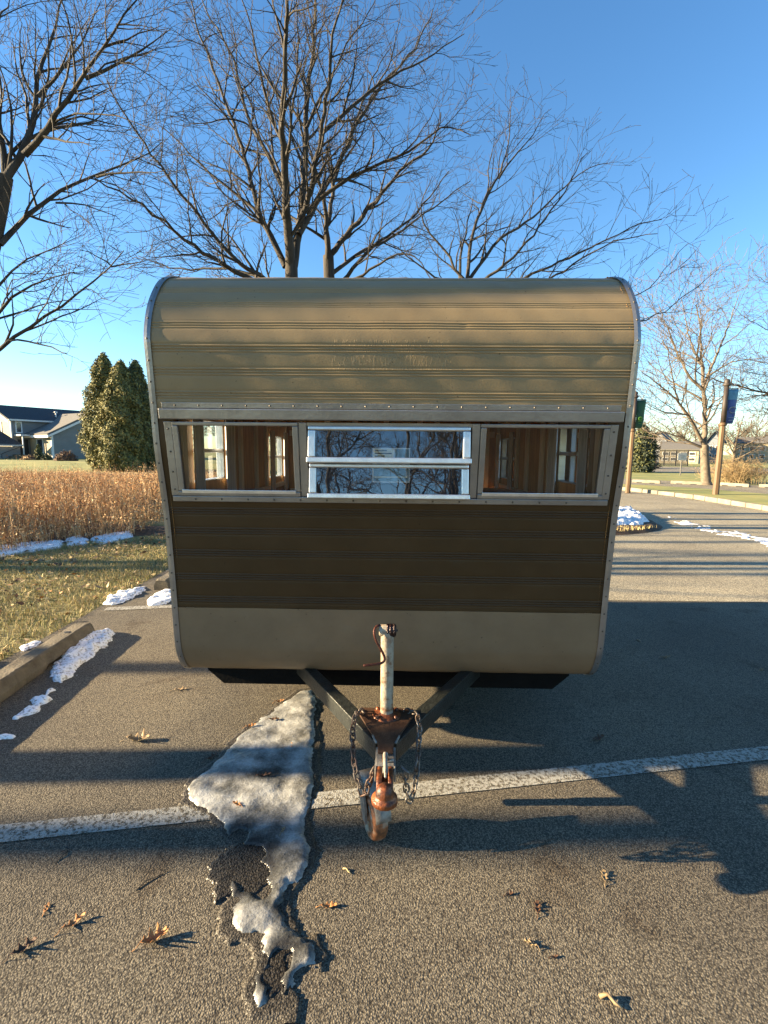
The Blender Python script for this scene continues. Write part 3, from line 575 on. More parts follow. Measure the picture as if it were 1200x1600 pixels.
# ------------------------------------------------------------------ foliage helpers
def tufts(name, centres, normals, size, mats, probs, parent=None, rg=rng, per=1, asp=1.6):
    n = len(centres); c = np.repeat(centres, per, 0)+rg.normal(0, size*.4, (n*per, 3)); nn = np.repeat(normals, per, 0)+rg.normal(0, .5, (n*per, 3)); nn /= np.linalg.norm(nn, axis=1)[:, None]
    u = np.cross(nn, rg.normal(0, 1, nn.shape)); u /= np.linalg.norm(u, axis=1)[:, None]+1e-9; v = np.cross(nn, u); s = size*rg.uniform(.5, 1.3, (len(c), 1))
    V = np.stack([c-u*s*.5, c+v*s*.5*.6, c+u*s*.5*asp, c-v*s*.5*.6], 1).reshape(-1, 3); Q = np.arange(len(V)).reshape(-1, 4)
    return npmesh(name, V, Q, mats, rg.choice(len(mats), len(Q), p=probs), parent)
def conifer(name, base, H, rad, n, label, mats, probs, size, seed, group=None, cat='tree', shape=1.0, low=.0):
    rg = np.random.default_rng(seed); root = empty(name, base); tag(root, label, cat, group)
    MB().tube([(0, 0, -.1), (0, 0, H*.9)], [rad*.09, .02], 8).obj('trunk', 'bark_warm', root)
    h = rg.random(n)**1.25; a = rg.random(n)*6.283; prof = np.minimum(1, (1-h)**.66*1.75)*(.85+.15*np.sin(h*30+a*3+seed)*.6) * np.where(h < .06, .8, 1)
    lump = .70+.5*vnoise(a*2.2, h*9, 1.3, seed); rr = rad*prof*lump*(rg.random(n)**.35)
    c = np.stack([rr*np.cos(a), rr*np.sin(a), low+h*(H-low)+rg.normal(0, .08, n)], -1); nn = np.stack([np.cos(a)*.7, np.sin(a)*.7, np.full(n, .5)], -1)
    # sprays pointing up
    tufts('crown', c, nn, size, mats, probs, root, rg, 1, 2.2); return root
def shrub(name, base, rx, ry, H, n, label, mats, probs, size, seed, cat='shrub', group=None):
    rg = np.random.default_rng(seed); root = empty(name, base); tag(root, label, cat, group)
    d = rg.normal(0, 1, (n, 3)); d[:, 2] = abs(d[:, 2]); d /= np.linalg.norm(d, axis=1)[:, None]; rr = rg.random(n)**.25*(.85+.3*vnoise(d[:, 0]*3, d[:, 1]*3, 2, seed))
    c = d*rr[:, None]*np.array([rx, ry, H]); tufts('foliage', c, d, size, mats, probs, root, rg)
    wb = Wood()
    for i in range(8):
        a = i*.8; wb.tube([(0, 0, 0), (rx*.3*math.cos(a), ry*.3*math.sin(a), H*.4), (rx*.7*math.cos(a), ry*.7*math.sin(a), H*.8)], [.03, .02, .01], 4)
    wb.obj('stem', 'bark_warm', root); return root
# arborvitae beyond the meadow
for (px, top, Y, rad, sd_, lab) in ((172, 556, 34.5, 1.55, 1, 'tall sunlit arborvitae beside the grey house wing'), (197, 568, 33.4, 1.6, 2, 'arborvitae in the middle of the three, close against the tallest one'), (220, 567, 35, 1.45, 3, 'arborvitae nearest the trailer edge, darkest of the three')):
    b = P(px, 735, Y); H = P(px, top, Y).z
    conifer('arborvitae', (b.x, Y, .0), H, rad*1.12, 42000, lab, ['ev_a', 'ev_b', 'ev_c'], [.5, .32, .18] if sd_ < 3 else [.25, .4, .35], .135, sd_)
b = P(1001, 728, 40); conifer('evergreen_tree', (b.x, 40, 0), P(1001, 668, 40).z, 1.25, 9000, 'dark bushy evergreen beside the left banner pole beyond the far lot', ['dk_green', 'ev_c', 'ev_b'], [.4, .35, .25], .2, 5)
b = G(997, 731); shrub('brown_shrub', (b.x, b.y-1, 0), 1.6, 1.2, 1.0, 2500, 'low brown shrub at the foot of the dark evergreen', ['shrub_br', 'pr_brown'], [.6, .4], .16, 6)
b = G(1172, 757); b2 = Vector((b.x+.2, b.y+1.2, 0))
def twig_bush(name, base, R_, H, n, label, m, seed, cat='bush'):
    rg = np.random.default_rng(seed); root = empty(name, base); tag(root, label, cat); wd = Wood()
    for i in range(n):
        a = rg.random()*6.28; e = rg.uniform(.45, 1.5); d = [math.cos(a)*math.cos(e), math.sin(a)*math.cos(e), math.sin(e)]; s = rg.normal(0, R_*.28, 2)
        grow(wd, (s[0], s[1], 0), d, H*rg.uniform(.6, 1.1), .012, 1, dict(OP, step=.3, len=[0, .5, .6, 1], dens=[0, 7, 6, 4], rmin=.006, up=.03), rg)
    wd.obj('stems', m, root); return root
twig_bush('dormant_bush', tuple(b2), 2.0, 1.35, 190, 'orange-tan leafless bush behind the wheel stops at the right edge', 'straw2', 61)
b = G(1141, 753); free_tree('young_tree', tuple(b), P(1141, 650, b.y).z, .09, dict(OPR, lv=2, up=.05, rmin=.01, len=[0, .6, 1.0, 1.4], dens=[0, 4, 3.2, 2.6]), 62, 'slim young tree with a thin pale trunk between blue pole and orange bush', 'bark_far', lean=(.1, 0), nl=7, cat='tree')
# hazy lines of bare trees far off
g_far = 'bare trees on the skyline beyond the houses'
for i in range(16):
    px = (1010, 1040, 1068, 1085, 1120, 1150, 1180, 1205, 960, 925, 250, 300, 360, 430, 700, 800)[i]; Y = 85+((i*37) % 40); p = P(px, 705, Y)
    r_ = free_tree('bare_tree', (p.x, Y, 0), 7+((i*53) % 40)/10, .16, dict(OPR, lv=2, rmin=.03, len=[0, 1.6, 2.4, 2.6], dens=[0, 3, 2.2, 2], step=.8), 80+i, 'small far bare tree on the skyline beyond the houses', 'bark_far', group=g_far, nl=8)

# ------------------------------------------------------------------ prairie meadow
def blades(name, bx, by, h, spread, wd, mats, probs, seed, z0=0., seg=2, lab=None, cat=None, leafy=0):
    rg = np.random.default_rng(seed); n = len(bx); a = rg.random(n)*6.283; ln = rg.normal(0, spread, n)*h; dx, dy = np.cos(a)*ln, np.sin(a)*ln
    o = rg.random(n)*3.1416; wx, wy = np.cos(o)*wd, np.sin(o)*wd; z = np.zeros(n)+z0
    def pt(t, k): return np.stack([bx+dx*t*t+wx*k, by+dy*t*t+wy*k, z+h*(t-.18*np.abs(ln/h)*t*t)], -1)
    V = np.stack([pt(0, -1), pt(0, 1), pt(.55, .9), pt(.55, -.9), pt(1, .25), pt(1, -.25)], 1).reshape(-1, 3); i = np.arange(n)*6
    Q = np.concatenate([np.stack([i, i+1, i+2, i+3], -1), np.stack([i+3, i+2, i+4, i+5], -1)]); mi = rg.choice(len(mats), n, p=probs); mi = np.r_[mi, mi]
    if leafy:
        k = n*leafy; src = rg.integers(0, n, k); t = rg.uniform(.25, 1.02, k); hh = h[src]
        c = np.stack([bx[src]+dx[src]*t*t, by[src]+dy[src]*t*t, z0+hh*t], -1)+rg.normal(0, .018, (k, 3)); u = rg.normal(0, 1, (k, 3)); u /= np.linalg.norm(u, axis=1)[:, None]; v = np.cross(u, rg.normal(0, 1, (k, 3))); v /= np.linalg.norm(v, axis=1)[:, None]
        s = rg.uniform(.010, .032, (k, 1)); V2 = np.stack([c-u*s, c+v*s*.32, c+u*s, c-v*s*.32], 1).reshape(-1, 3); Q2 = np.arange(len(V2)).reshape(-1, 4)+len(V)
        V = np.concatenate([V, V2]); Q = np.concatenate([Q, Q2]); mi = np.r_[mi, rg.choice(len(mats), k, p=probs)]
    ob = npmesh(name, V, Q, mats, mi); 
    if lab: tag(ob, lab, cat, kind='stuff')
    return ob
pr_near = [(-14, 6.2), tuple(G(0, 868)[:2]), tuple(G(60, 857)[:2]), tuple(G(110, 845)[:2]), tuple(G(210, 837)[:2]), tuple(G(262, 826)[:2]), (-4.6, 14.5), (-6.5, 24.3), (-30, 23.3), (-30, 9)]
def scatter(poly, n, seed, near=None):
    rg = np.random.default_rng(seed); xs = [p[0] for p in poly]; ys = [p[1] for p in poly]; X = rg.uniform(min(xs), max(xs), n); Y = rg.uniform(min(ys), max(ys), n)
    if near: Y = min(ys)+(max(ys)-min(ys))*rg.random(n)**near
    d = sdist(X, Y, poly); k = d > 0
    if True: k &= (np.abs(X)/(Y+.01) < 1.0)
    return X[k], Y[k], d[k]
X, Y, d = scatter(pr_near, 95000, 5, 1.5)
hh = (.35+.45*vnoise(X, Y, .9, 4)+np.random.default_rng(3).random(len(X))*.30)*np.clip(.45+d*.55, .3, 1)*(1-.30*np.clip((Y-12)/12, 0, 1))*np.where(np.random.default_rng(4).random(len(X)) < .05, 1.35, .88)
blades('prairie_grass', X, Y, hh, .28, .0035, ['pr_tan', 'pr_orange', 'pr_brown', 'pr_pale'], [.36, .26, .24, .14], 6, 0, lab='tall dry tan and russet meadow grass between lawn and street', cat='meadow grass', leafy=5)
sheet('meadow_soil', [(x, y) for x, y in pr_near], -.004, 'mulch')
# lawn blades near
lawn_poly = [(-9, 2.2), (-2.68, 2.2), (-2.72, 5.2), (-2.75, 9.0), (-3.2, 9.6), tuple(G(210, 840)[:2]), tuple(G(110, 848)[:2]), tuple(G(0, 870)[:2]), (-10, 6.6)]
X, Y, d = scatter(lawn_poly, 150000, 8)
hh = (.022+.035*vnoise(X, Y, 3, 9)*np.random.default_rng(3).uniform(.5, 1.3, len(X)))
blades('lawn_grass', X, Y, hh, .8, .0022, ['blade_yellow', 'straw', 'blade_green', 'straw2'], [.38, .2, .28, .14], 9, -.012, lab='short dormant lawn grass, yellow and green, beside the parking stall', cat='grass')
# island grass
X, Y, d = scatter([(x, y) for x, y in isl if True], 40000, 12)
k = (Y < 9.4) & (X > 3); X, Y = X[k], Y[k]
blades('island_turf', X, Y, np.full(len(X), .06), .7, .004, ['straw', 'blade_yellow', 'straw2'], [.45, .35, .2], 13, .07, lab='straw coloured turf at the front of the tree island', cat='grass')

# ------------------------------------------------------------------ wheel stops
def wheel_stop(base, L, rz, label, group, m='concrete', hgt=.115, seed=0):
    rg = random.Random(seed); root = MB(); sec = [(-.085, 0), (.085, 0), (.085, .045), (.062, hgt-.012), (.05, hgt), (-.05, hgt), (-.062, hgt-.012), (-.085, .045)]
    n = 36; vs = []; 
    for i in range(n+1):
        y = L*i/n; e = 1 if 0 < i < n else .86; nt_ = .028 if (abs(y-L*.28) < .13 or abs(y-L*.72) < .13) else 0
        for (x, z) in sec: vs.append(((x+rg.uniform(-1, 1)*.0022)*e, y, (nt_ if z == 0 else z*(e if z > .05 else 1)+rg.uniform(-1, 1)*.0018)))
    k = len(sec); fs = [(i*k+j, i*k+(j+1) % k, (i+1)*k+(j+1) % k, (i+1)*k+j) for i in range(n) for j in range(k)] + [tuple(range(k)), tuple(n*k+j for j in range(k-1, -1, -1))]
    root.add(vs, fs)
    e_ = empty('wheel_stop', base, rz); tag(e_, label, 'wheel stop', group); root.obj('block', m, e_, bevel=.004)
    for y in (L*.13, L*.87):
        MB().lathe([(.0, .0), (.016, .0), (.021, .0015), (.021, -.004)], (0, y, hgt+.0012), 'Z', 14).obj('pin_hole', 'ink', e_)
    return e_
wf = G(152, 992); wa = G(0, 1101)
dirv = (wf-wa).normalized(); rz = math.atan2(dirv.y, dirv.x)-math.pi/2
pb = wf - dirv*1.83 + Vector((-dirv.y, dirv.x, 0))*.095
wheel_stop((pb.x, pb.y, 0), 1.83, rz, 'weathered brown concrete wheel stop at left between lawn and stall, snow beside it', None, seed=1)
pb2 = G(262, 922); wheel_stop((pb2.x-.07, pb2.y, 0), 1.83, R(1), 'concrete wheel stop end just peeking out left of the trailer', None, seed=2)
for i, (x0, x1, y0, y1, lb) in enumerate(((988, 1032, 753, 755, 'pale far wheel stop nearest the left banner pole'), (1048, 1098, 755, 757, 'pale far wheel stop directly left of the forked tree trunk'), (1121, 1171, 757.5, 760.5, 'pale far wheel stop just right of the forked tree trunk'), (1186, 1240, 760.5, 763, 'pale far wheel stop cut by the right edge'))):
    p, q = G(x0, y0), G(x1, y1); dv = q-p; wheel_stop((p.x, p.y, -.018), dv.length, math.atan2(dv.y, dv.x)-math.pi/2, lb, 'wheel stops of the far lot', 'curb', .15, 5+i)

# ------------------------------------------------------------------ ice and snow
iceL = [(487, 1078), (470, 1082), (445, 1098), (415, 1118), (385, 1142), (362, 1165), (340, 1190), (318, 1210), (300, 1222), (294, 1235), (296, 1250), (308, 1262), (330, 1272), (345, 1285),
        (352, 1300), (360, 1318), (372, 1332), (370, 1350), (362, 1375), (362, 1400), (372, 1410), (360, 1420), (358, 1440), (370, 1458), (398, 1462), (410, 1464), (408, 1490), (412, 1505), (398, 1530), (392, 1560), (402, 1576), (420, 1566), (432, 1560), (452, 1572), (458, 1545), (464, 1520), (490, 1512), (497, 1492), (492, 1472), (468, 1468), (450, 1450), (440, 1420), (444, 1395), (450, 1386), (470, 1380), (482, 1355), (486, 1330), (478, 1310), (478, 1280), (488, 1250), (492, 1210), (490, 1180), (493, 1150), (490, 1120), (496, 1095)]
poly = [tuple(G(x, y)[:2]) for x, y in iceL]
thinspots = [(G(385, 1340), .10), (G(398, 1370), .09), (G(372, 1312), .07), (G(437, 1500), .055), (G(425, 1525), .04), (G(410, 1395), .05), (G(452, 1415), .04), (G(350, 1235), .05), (G(420, 1210), .06), (G(430, 1550), .03)]
def thin(X, Y, d):
    t = np.zeros_like(X)
    for i, (c, r_) in enumerate(thinspots): t = np.maximum(t, (1.0 if i not in (7, 8) else .45)*np.exp(-((X-c.x)**2/(r_*r_)+(Y-c.y)**2/(r_*r_*1.1))))
    return np.clip(t*.62 + (vnoise(X, Y, 14, 4)-.5)*.18, -.1, .7)
def ice_h(X, Y, d):
    e = d+.002+(vnoise(X, Y, 28, 2)-.5)*.014+(vnoise(X, Y, 70, 5)-.5)*.012
    h = .019*(1-np.exp(-np.clip(e, 0, 1)/.014))*(.65+.5*vnoise(X, Y, 7, 8))+(vnoise(X, Y, 16, 9)-.5)*.009+(vnoise(X, Y, 60, 1)-.5)*.002
    tt = thin(X, Y, d)+(vnoise(X, Y, 30, 12)-.5)*.16; h *= np.clip(1.25-1.5*tt, .2, 1); return np.where((e > 0) & (tt < .44), np.maximum(h, .003), -.02)
o = mound('ice_patch', poly, .007, ice_h, 'ice', 0, thin); tag(o, 'long dirty grey-white ice patch melting on the asphalt left of the trailer tongue', 'ice')
wet = [(c.x+r_*1.25*math.cos(a), c.y+r_*1.35*math.sin(a)) for (c, r_) in [(G(388, 1352), .11)] for a in np.linspace(0, 6.1, 18)]
M['wet'] = asphalt_mat('wet_asphalt', (.022, .020, .017), (.075, .065, .05), fine=170., bump=.5); M['wet'].node_tree.nodes['Principled BSDF'].inputs['Roughness'].default_value = .35
M['damp'] = asphalt_mat('damp_asphalt', (.040, .036, .030), (.15, .13, .10), fine=190., bump=.46); M['damp'].node_tree.nodes['Principled BSDF'].inputs['Roughness'].default_value = .5
def damp(name, poly, sd_):
    struct(mound(name, poly, .008, lambda X, Y, d: np.where(d+(vnoise(X, Y, 22, sd_)-.5)*.06+(vnoise(X, Y, 60, sd_+1)-.5)*.03 > 0, .0062, -.02), 'wet', 0))
struct(mound('puddle', poly, .012, lambda X, Y, d: np.where(d+.028+(vnoise(X, Y, 9, 51)-.5)*.045+(vnoise(X, Y, 30, 52)-.5)*.02 > 0, .0050, -.02), 'damp', 0))
damp('puddle', wet, 3); c = G(432, 1512); damp('puddle', [(c.x+.052*math.cos(a), c.y+.10*math.sin(a)) for a in np.linspace(0, 6.1, 14)], 8)
def snow(px, label, hgt=.03, res=.02, seed=1, base=0., group=None):
    poly = [tuple(G(x, y)[:2]) for x, y in px]
    def h(X, Y, d):
        e = d+(vnoise(X, Y, 16, seed)-.5)*.07+(vnoise(X, Y, 40, seed+1)-.5)*.03
        return np.where(e > 0, hgt*(1-np.exp(-np.clip(e, 0, 1)/(hgt*.8)))*(.5+.9*vnoise(X, Y, 12, seed+2))+(vnoise(X, Y, 45, seed+3)-.5)*hgt*.35, -.03)
    o = mound('snow_patch', poly, res, h, 'snow', base); return tag(o, label, 'snow', group)
snow([(138, 990), (176, 988), (168, 1010), (150, 1020), (122, 1050), (95, 1068), (76, 1058), (88, 1035), (100, 1028), (104, 1004), (120, 1002)], 'largest crusty snow patch on asphalt against the near wheel stop', .05, .012, 11)
snow([(56, 1090), (80, 1080), (80, 1092), (64, 1108), (62, 1116), (28, 1124), (34, 1112), (50, 1104)], 'small snow clump on asphalt in front of the largest snow patch', .03, .01, 17)
snow([(-20, 1148), (12, 1148), (26, 1148), (26, 1154), (8, 1158), (-20, 1156)], 'tiny snow scrap at the left edge on shaded asphalt', .015, .01, 19)
snow([(160, 940), (175, 930), (225, 918), (222, 926), (205, 936), (182, 944), (165, 944)], 'snow strip at the lawn corner where the far parking line starts', .04, .016, 21)
snow([(228, 936), (262, 922), (275, 930), (262, 945), (240, 948), (226, 944)], 'snow patch lying beside the trailer edge near the second wheel stop', .03, .016, 23)
snow([(-30, 858), (20, 852), (60, 848), (100, 846), (95, 856), (60, 860), (20, 866), (-30, 874)], 'long snow strip at the meadow foot by the left edge', .05, .03, 25)
snow([(102, 845), (118, 838), (138, 843), (132, 851), (108, 852)], 'small round snow patch between two longer ones at the meadow foot', .04, .025, 27)
snow([(138, 842), (170, 836), (205, 830), (208, 838), (178, 846), (160, 850)], 'snow patch at the meadow foot nearest the trailer', .04, .025, 29)
snow([(28, 1012), (58, 1002), (60, 1010), (36, 1019)], 'little snow spot in the grass behind the near wheel stop', .02, .012, 31)
snow([(930, 806), (985, 800), (1005, 812), (1012, 822), (1000, 828), (930, 829)], 'bright snow heap on the tree island right of the trailer', .11, .04, 33, .09)
salt = mound('snow_streak', [tuple(G(x, y)[:2]) for x, y in [(1040, 806), (1056, 810), (1105, 826), (1160, 833), (1215, 842), (1260, 865), (1215, 860), (1150, 840), (1110, 836), (1080, 824)]], .035,
             lambda X, Y, d: np.where(np.minimum(d, .22)+(vnoise(X, Y, 5, 41)-.5)*.45+(vnoise(X, Y, 14, 42)-.5)*.45 > .12, .008+(vnoise(X, Y, 20, 6))*.008, -.02), 'snow', 0)
tag(salt, 'long thin trail of trampled snow across the road at right', 'snow')
sl = []

# ------------------------------------------------------------------ fallen leaves and twigs
def leaf(px, py, size, rz, mt, label, curl=1.0, seed=0, z=0.):
    size *= 1.1; rg = random.Random(seed); c = G(px, py); root = empty('oak_leaf', (c.x, c.y, z), rz); tag(root, label, 'leaf', None); s = size
    # lobed half outline (x along midrib, y half width)
    half = [(0, .02), (.10, .10), (.16, .20), (.22, .12), (.30, .16), (.38, .34), (.45, .30), (.50, .14), (.58, .18), (.66, .38), (.73, .30), (.76, .13), (.84, .16), (.93, .17), (1, .02)]
    mb = MB(); vs = []; wy_ = rg.uniform(.55, 1.05); cc = rg.uniform(.4, 1.7)*curl
    def bend(x, y):
        y2 = y*wy_*(1+rg.uniform(-.15, .15)); return ((x-.5)*s, y2*s*.85, s*(.05+cc*(.9*y2*y2*2+.35*(x-.5)**2*1.5)+.03*math.sin(x*12)+rg.uniform(0, .015)))
    for x, h in half: vs += [bend(x, h), bend(x, h*.45), bend(x, 0), bend(x, -h*.45), bend(x, -h*.9)]
    fs = [(i*5+j, i*5+j+1, (i+1)*5+j+1, (i+1)*5+j) for i in range(len(half)-1) for j in range(4)]
    mb.add(vs, fs, 0, True); b_ = mb.obj('blade', mt, root); so = b_.modifiers.new('thick', 'SOLIDIFY'); so.thickness = .0008
    MB().tube([(-.5*s, 0, s*(.05+cc*.13)), (-.68*s, s*.04, s*.03), (-.8*s, s*.02, .002)], .0011, 5).obj('stalk', mt, root)
for i, (px, py, s, a, m_, lb) in enumerate([
    (116, 1444, .062, .9, 'leaf_orange', 'bright orange lobed leaf, pair of the larger one to its right, lower left asphalt'), (242, 1470, .072, .6, 'leaf_orange', 'curled orange-tan leaf directly left of the ice tip'),
    (514, 1417, .05, .1, 'leaf_orange', 'small orange leaf just right of the ice patch'), (73, 1420, .035, 1.8, 'leaf_orange', 'tiny pink-tan leaf above the leftmost orange leaf'),
    (38, 1484, .06, .9, 'leaf_brown', 'narrow red-brown leaf at the bottom left corner'), (216, 1158, .105, .1, 'leaf_tan', 'large curled tan leaf on the sunlit asphalt left of the ice'),
    (282, 1078, .07, .3, 'leaf_tan', 'pale leaf under the left corner of the trailer front'), (437, 1097, .05, .4, 'leaf_orange', 'leaf touching the top edge of the ice'),
    (945, 1371, .05, 1.2, 'leaf_tan', 'pale curled leaf right of centre on the sunlit asphalt'), (840, 1420, .045, 1.3, 'leaf_brown', 'dark upright leaf curl right of the wheel shadow'),
    (796, 1398, .026, .3, 'leaf_brown', 'tiny leaf scrap above the dark curl'), (830, 1476, .036, 2.5, 'leaf_tan', 'small tan leaf scrap below the dark curl'), (866, 1496, .022, .2, 'leaf_brown', 'tiny dark scrap low right of centre'),
    (1040, 1028, .07, .2, 'leaf_tan', 'pale leaf out on the shaded asphalt right of the trailer'), (998, 1001, .045, 1.5, 'leaf_tan', 'pale scrap nearest the trailer in its shadow'), (935, 1155, .075, .5, 'leaf_brown', 'dark red leaf in the shadow above the white line'),
    (1190, 1048, .04, .4, 'leaf_tan', 'pale scrap at the right edge in the shadow'), (330, 1185, .06, .9, 'leaf_brown', 'dark thin leaf in the shadow band left of the ice'),
    (96, 990, .06, 2, 'leaf_tan', 'pale leaf on the grass behind the near wheel stop')]):
    leaf(px, py, s, a, m_, lb, 1.0 if s > .04 else 1.4, i+1)
for i, (px, py, s, a, lb, mt) in enumerate([(392, 1139, .05, .5, 'dark orange leaf frozen on the upper left of the ice', 'leaf_orange'), (428, 1128, .055, .1, 'dark leaf frozen on the ice near its top', 'leaf_brown'), (458, 1168, .04, 1.4, 'orange upright leaf on the right side of the ice', 'leaf_orange'),
                                    (412, 1217, .06, .3, 'leaf frozen in the shaded middle of the ice', 'leaf_brown'), (371, 1262, .045, 2.6, 'thin orange leaf on the ice by the white line', 'leaf_orange'), (442, 1303, .03, 1.3, 'tiny tan leaf on the lower ice', 'leaf_tan')]):
    leaf(px, py, s, a, mt, lb, .8, 40+i, .014)
def twig(px0, py0, px1, py1, r_, label, mt='bark_warm', bend=.1):
    a, b = G(px0, py0), G(px1, py1); root_ = a; d = b-a; n = Vector((-d.y, d.x, 0))*bend
    pts = [Vector((0, 0, r_)), d*.33+n+Vector((0, 0, r_*2.5)), d*.66+n*.4+Vector((0, 0, r_*1.2)), d+Vector((0, 0, r_))]
    e_ = MB().tube(pts, [r_, r_*.9, r_*.8, r_*.5], 6).obj('twig', mt); e_.location = a; return tag(e_, label, 'twig')
twig(213, 1391, 262, 1362, .0018, 'thin dark twig on asphalt right of the small orange leaves', 'bark'); twig(536, 1358, 548, 1366, .0028, 'short straw bit right of the ice', 'straw')
twig(936, 1560, 972, 1578, .0055, 'pale bent stick near the bottom edge right of centre', 'leaf_tan', .2); twig(820, 1470, 838, 1482, .003, 'short pale stick below the dark leaf curl', 'leaf_tan')
twig(105, 1329, 86, 1349, .002, 'thin twig in the soft shadow at lower left', 'bark')

# ------------------------------------------------------------------ trailer
PIV = Vector((.02, 2.2, 0)); YAW = R(-1.1)
T = empty('camper_trailer', PIV, YAW)
tag(T, 'vintage brown and tan corrugated camper trailer with three front windows and rusty tongue', 'trailer')
Minv = (Matrix.Translation(PIV) @ Matrix.Rotation(YAW, 4, 'Z')).inverted()
def TL(p): return Minv @ Vector(p)
def TP(px, py, Y): return TL(P(px, py, Y))
# profile, from front bottom lip up over roof to rear bottom; (y local, z)
pf = [(.27, .355), (.195, .375), (.14, .415), (.095, .49), (.072, .588), (.05, .90), (.018, 1.22), (-.036, 1.50), (-.053, 1.68), (-.075, 1.90), (-.079, 1.98), (-.05, 2.08), (-.003, 2.16), (.07, 2.24), (.16, 2.292), (.28, 2.325), (.45, 2.34)]
rear = [(2.0, 2.345), (2.2, 2.325), (2.34, 2.25), (2.43, 2.14), (2.47, 2.0), (2.48, 1.7), (2.475, .9), (2.46, .6), (2.42, .45), (2.33, .37), (2.25, .355)]
def cat_rom(pts, sub=14):
    out = []; P_ = [np.array(p, float) for p in pts]
    for i in range(len(P_)-1):
        p0 = P_[max(i-1, 0)]; p1 = P_[i]; p2 = P_[i+1]; p3 = P_[min(i+2, len(P_)-1)]
        for k in range(sub):
            t = k/sub; m1 = (p2-p0)/2; m2 = (p3-p1)/2
            out.append((2*t**3-3*t**2+1)*p1+(t**3-2*t**2+t)*m1+(-2*t**3+3*t**2)*p2+(t**3-t**2)*m2)
    out.append(P_[-1]); return np.array(out)
PFc = cat_rom(pf, 16); PRc = cat_rom(rear, 8); PROF = np.concatenate([PFc, PRc])
S = np.r_[0, np.cumsum(np.linalg.norm(np.diff(PROF, axis=0), axis=1))]
def prof_at(s): return np.array([np.interp(s, S, PROF[:, 0]), np.interp(s, S, PROF[:, 1])])
nF = len(PFc)
def s_of_z(z): return float(np.interp(z, PFc[:, 1], S[:nF]))
def y_of_z(z): return float(np.interp(z, PFc[:, 1], PFc[:, 0]))
HW = 1.035
def rib_disp(s, ribs):
    d = 0.
    for c in ribs:
        for o_ in (-.0115, 0, .0115):
            x = (s-c-o_)/.0040
            if abs(x) < 3: d += .0042*math.exp(-x*x)
        d -= 0.0035*math.exp(-((s-c)/.019)**4)
    return d
dents = [(.93, 1.965, .018, .0018), (.31, 2.03, .015, .0022), (.87, 1.895, .030, .0015), (-.80, 1.99, .008, .003), (.55, 2.22, .05, .003), (-.35, 1.45, .03, .003), (.32, 1.0, .02, .005), (.55, .83, .05, .004), (-.5, .55, .08, .004), (.75, .5, .06, .003), (-.2, .66, .015, .003), (-.9, 1.76, .03, .003)]
def skin(name, s0, s1, x0, x1, ribs, mt, parent, seed=0, off=0., nx=None):
    # dense samples around ribs
    ss = set(np.round(np.linspace(s0, s1, max(2, int((s1-s0)/.012)+1)), 5))
    for c in ribs:
        for k in np.arange(-.026, .0261, .0013):
            if s0 < c+k < s1: ss.add(round(c+k, 5))
    ss = sorted(ss); nx = nx or max(2, int((x1-x0)/.022)+1); xs = np.linspace(x0, x1, nx); V = []
    for s in ss:
        p = prof_at(s); a = prof_at(max(0, s-.004)); b = prof_at(min(S[-1], s+.004)); t = b-a; t /= np.linalg.norm(t); nrm = np.array([-t[1], t[0]])  # outward (front: toward -y)
        rd = rib_disp(s, ribs)
        for x in xs:
            d = rd+off
            for (dx, dz, dr, dd_) in dents:
                q = ((x-dx)**2+(p[1]-dz)**2)/(dr*dr)
                if q < 9: d -= dd_*math.exp(-q)
            d += .0012*math.sin(x*9+seed+s*5)*math.sin(s*13+x*3)+.0006*math.sin(x*31+s*40)
            V.append((x, p[0]+nrm[0]*d, p[1]+nrm[1]*d))
    n = len(ss); i = np.arange(n-1)[:, None]*nx+np.arange(nx-1)[None, :]; Q = np.stack([i, i+1, i+nx+1, i+nx], -1).reshape(-1, 4)
    return npmesh(name, V, Q, mt, parent=parent, smooth=True)
sW0, sW1 = s_of_z(1.277), s_of_z(1.672); sLow = s_of_z(.742)
def s_px(py):  # arc position of the rib seen at this height in the photograph
    best = None
    for s in np.linspace(0, S[nF-1], 900):
        p = prof_at(s); w_ = Vector((0, p[0]+2.2, p[1]-CH)); y_ = 800-F*(w_.dot(cU))/w_.dot(cF)
        if best is None or abs(y_-py) < best[0]: best = (abs(y_-py), s)
    return best[1]
up_r = [s_px(v) for v in (619, 582, 545, 508, 476, 454)]; up_r += [up_r[-1]+.115*(i+1) for i in range(22)]; up_r = [s for s in up_r if s < S[-1]-.5]
mid_r = [s_px(v) for v in (802, 833, 868, 905, 940)]
skin('upper_siding', sW1-.004, S[nF-1], -HW, HW, [s for s in up_r if s < S[nF-1]], 'tan', T, 1)
skin('roof_skin', S[nF-1], S[-1]-.0, -HW, HW, [s for s in up_r if s >= S[nF-1]], 'side', T, 2, nx=24)
skin('middle_siding', sLow, sW0, -HW, HW, mid_r, 'brown', T, 3)
WX = .955
for sx in (-1, 1): skin('window_side_siding', sW0, sW1, *( (-HW, -WX+.01) if sx < 0 else (WX-.01, HW)), [], 'brown', T, 4)
skin('lower_siding', 0., sLow, -HW, HW, [], 'beige', T, 5, off=.002)
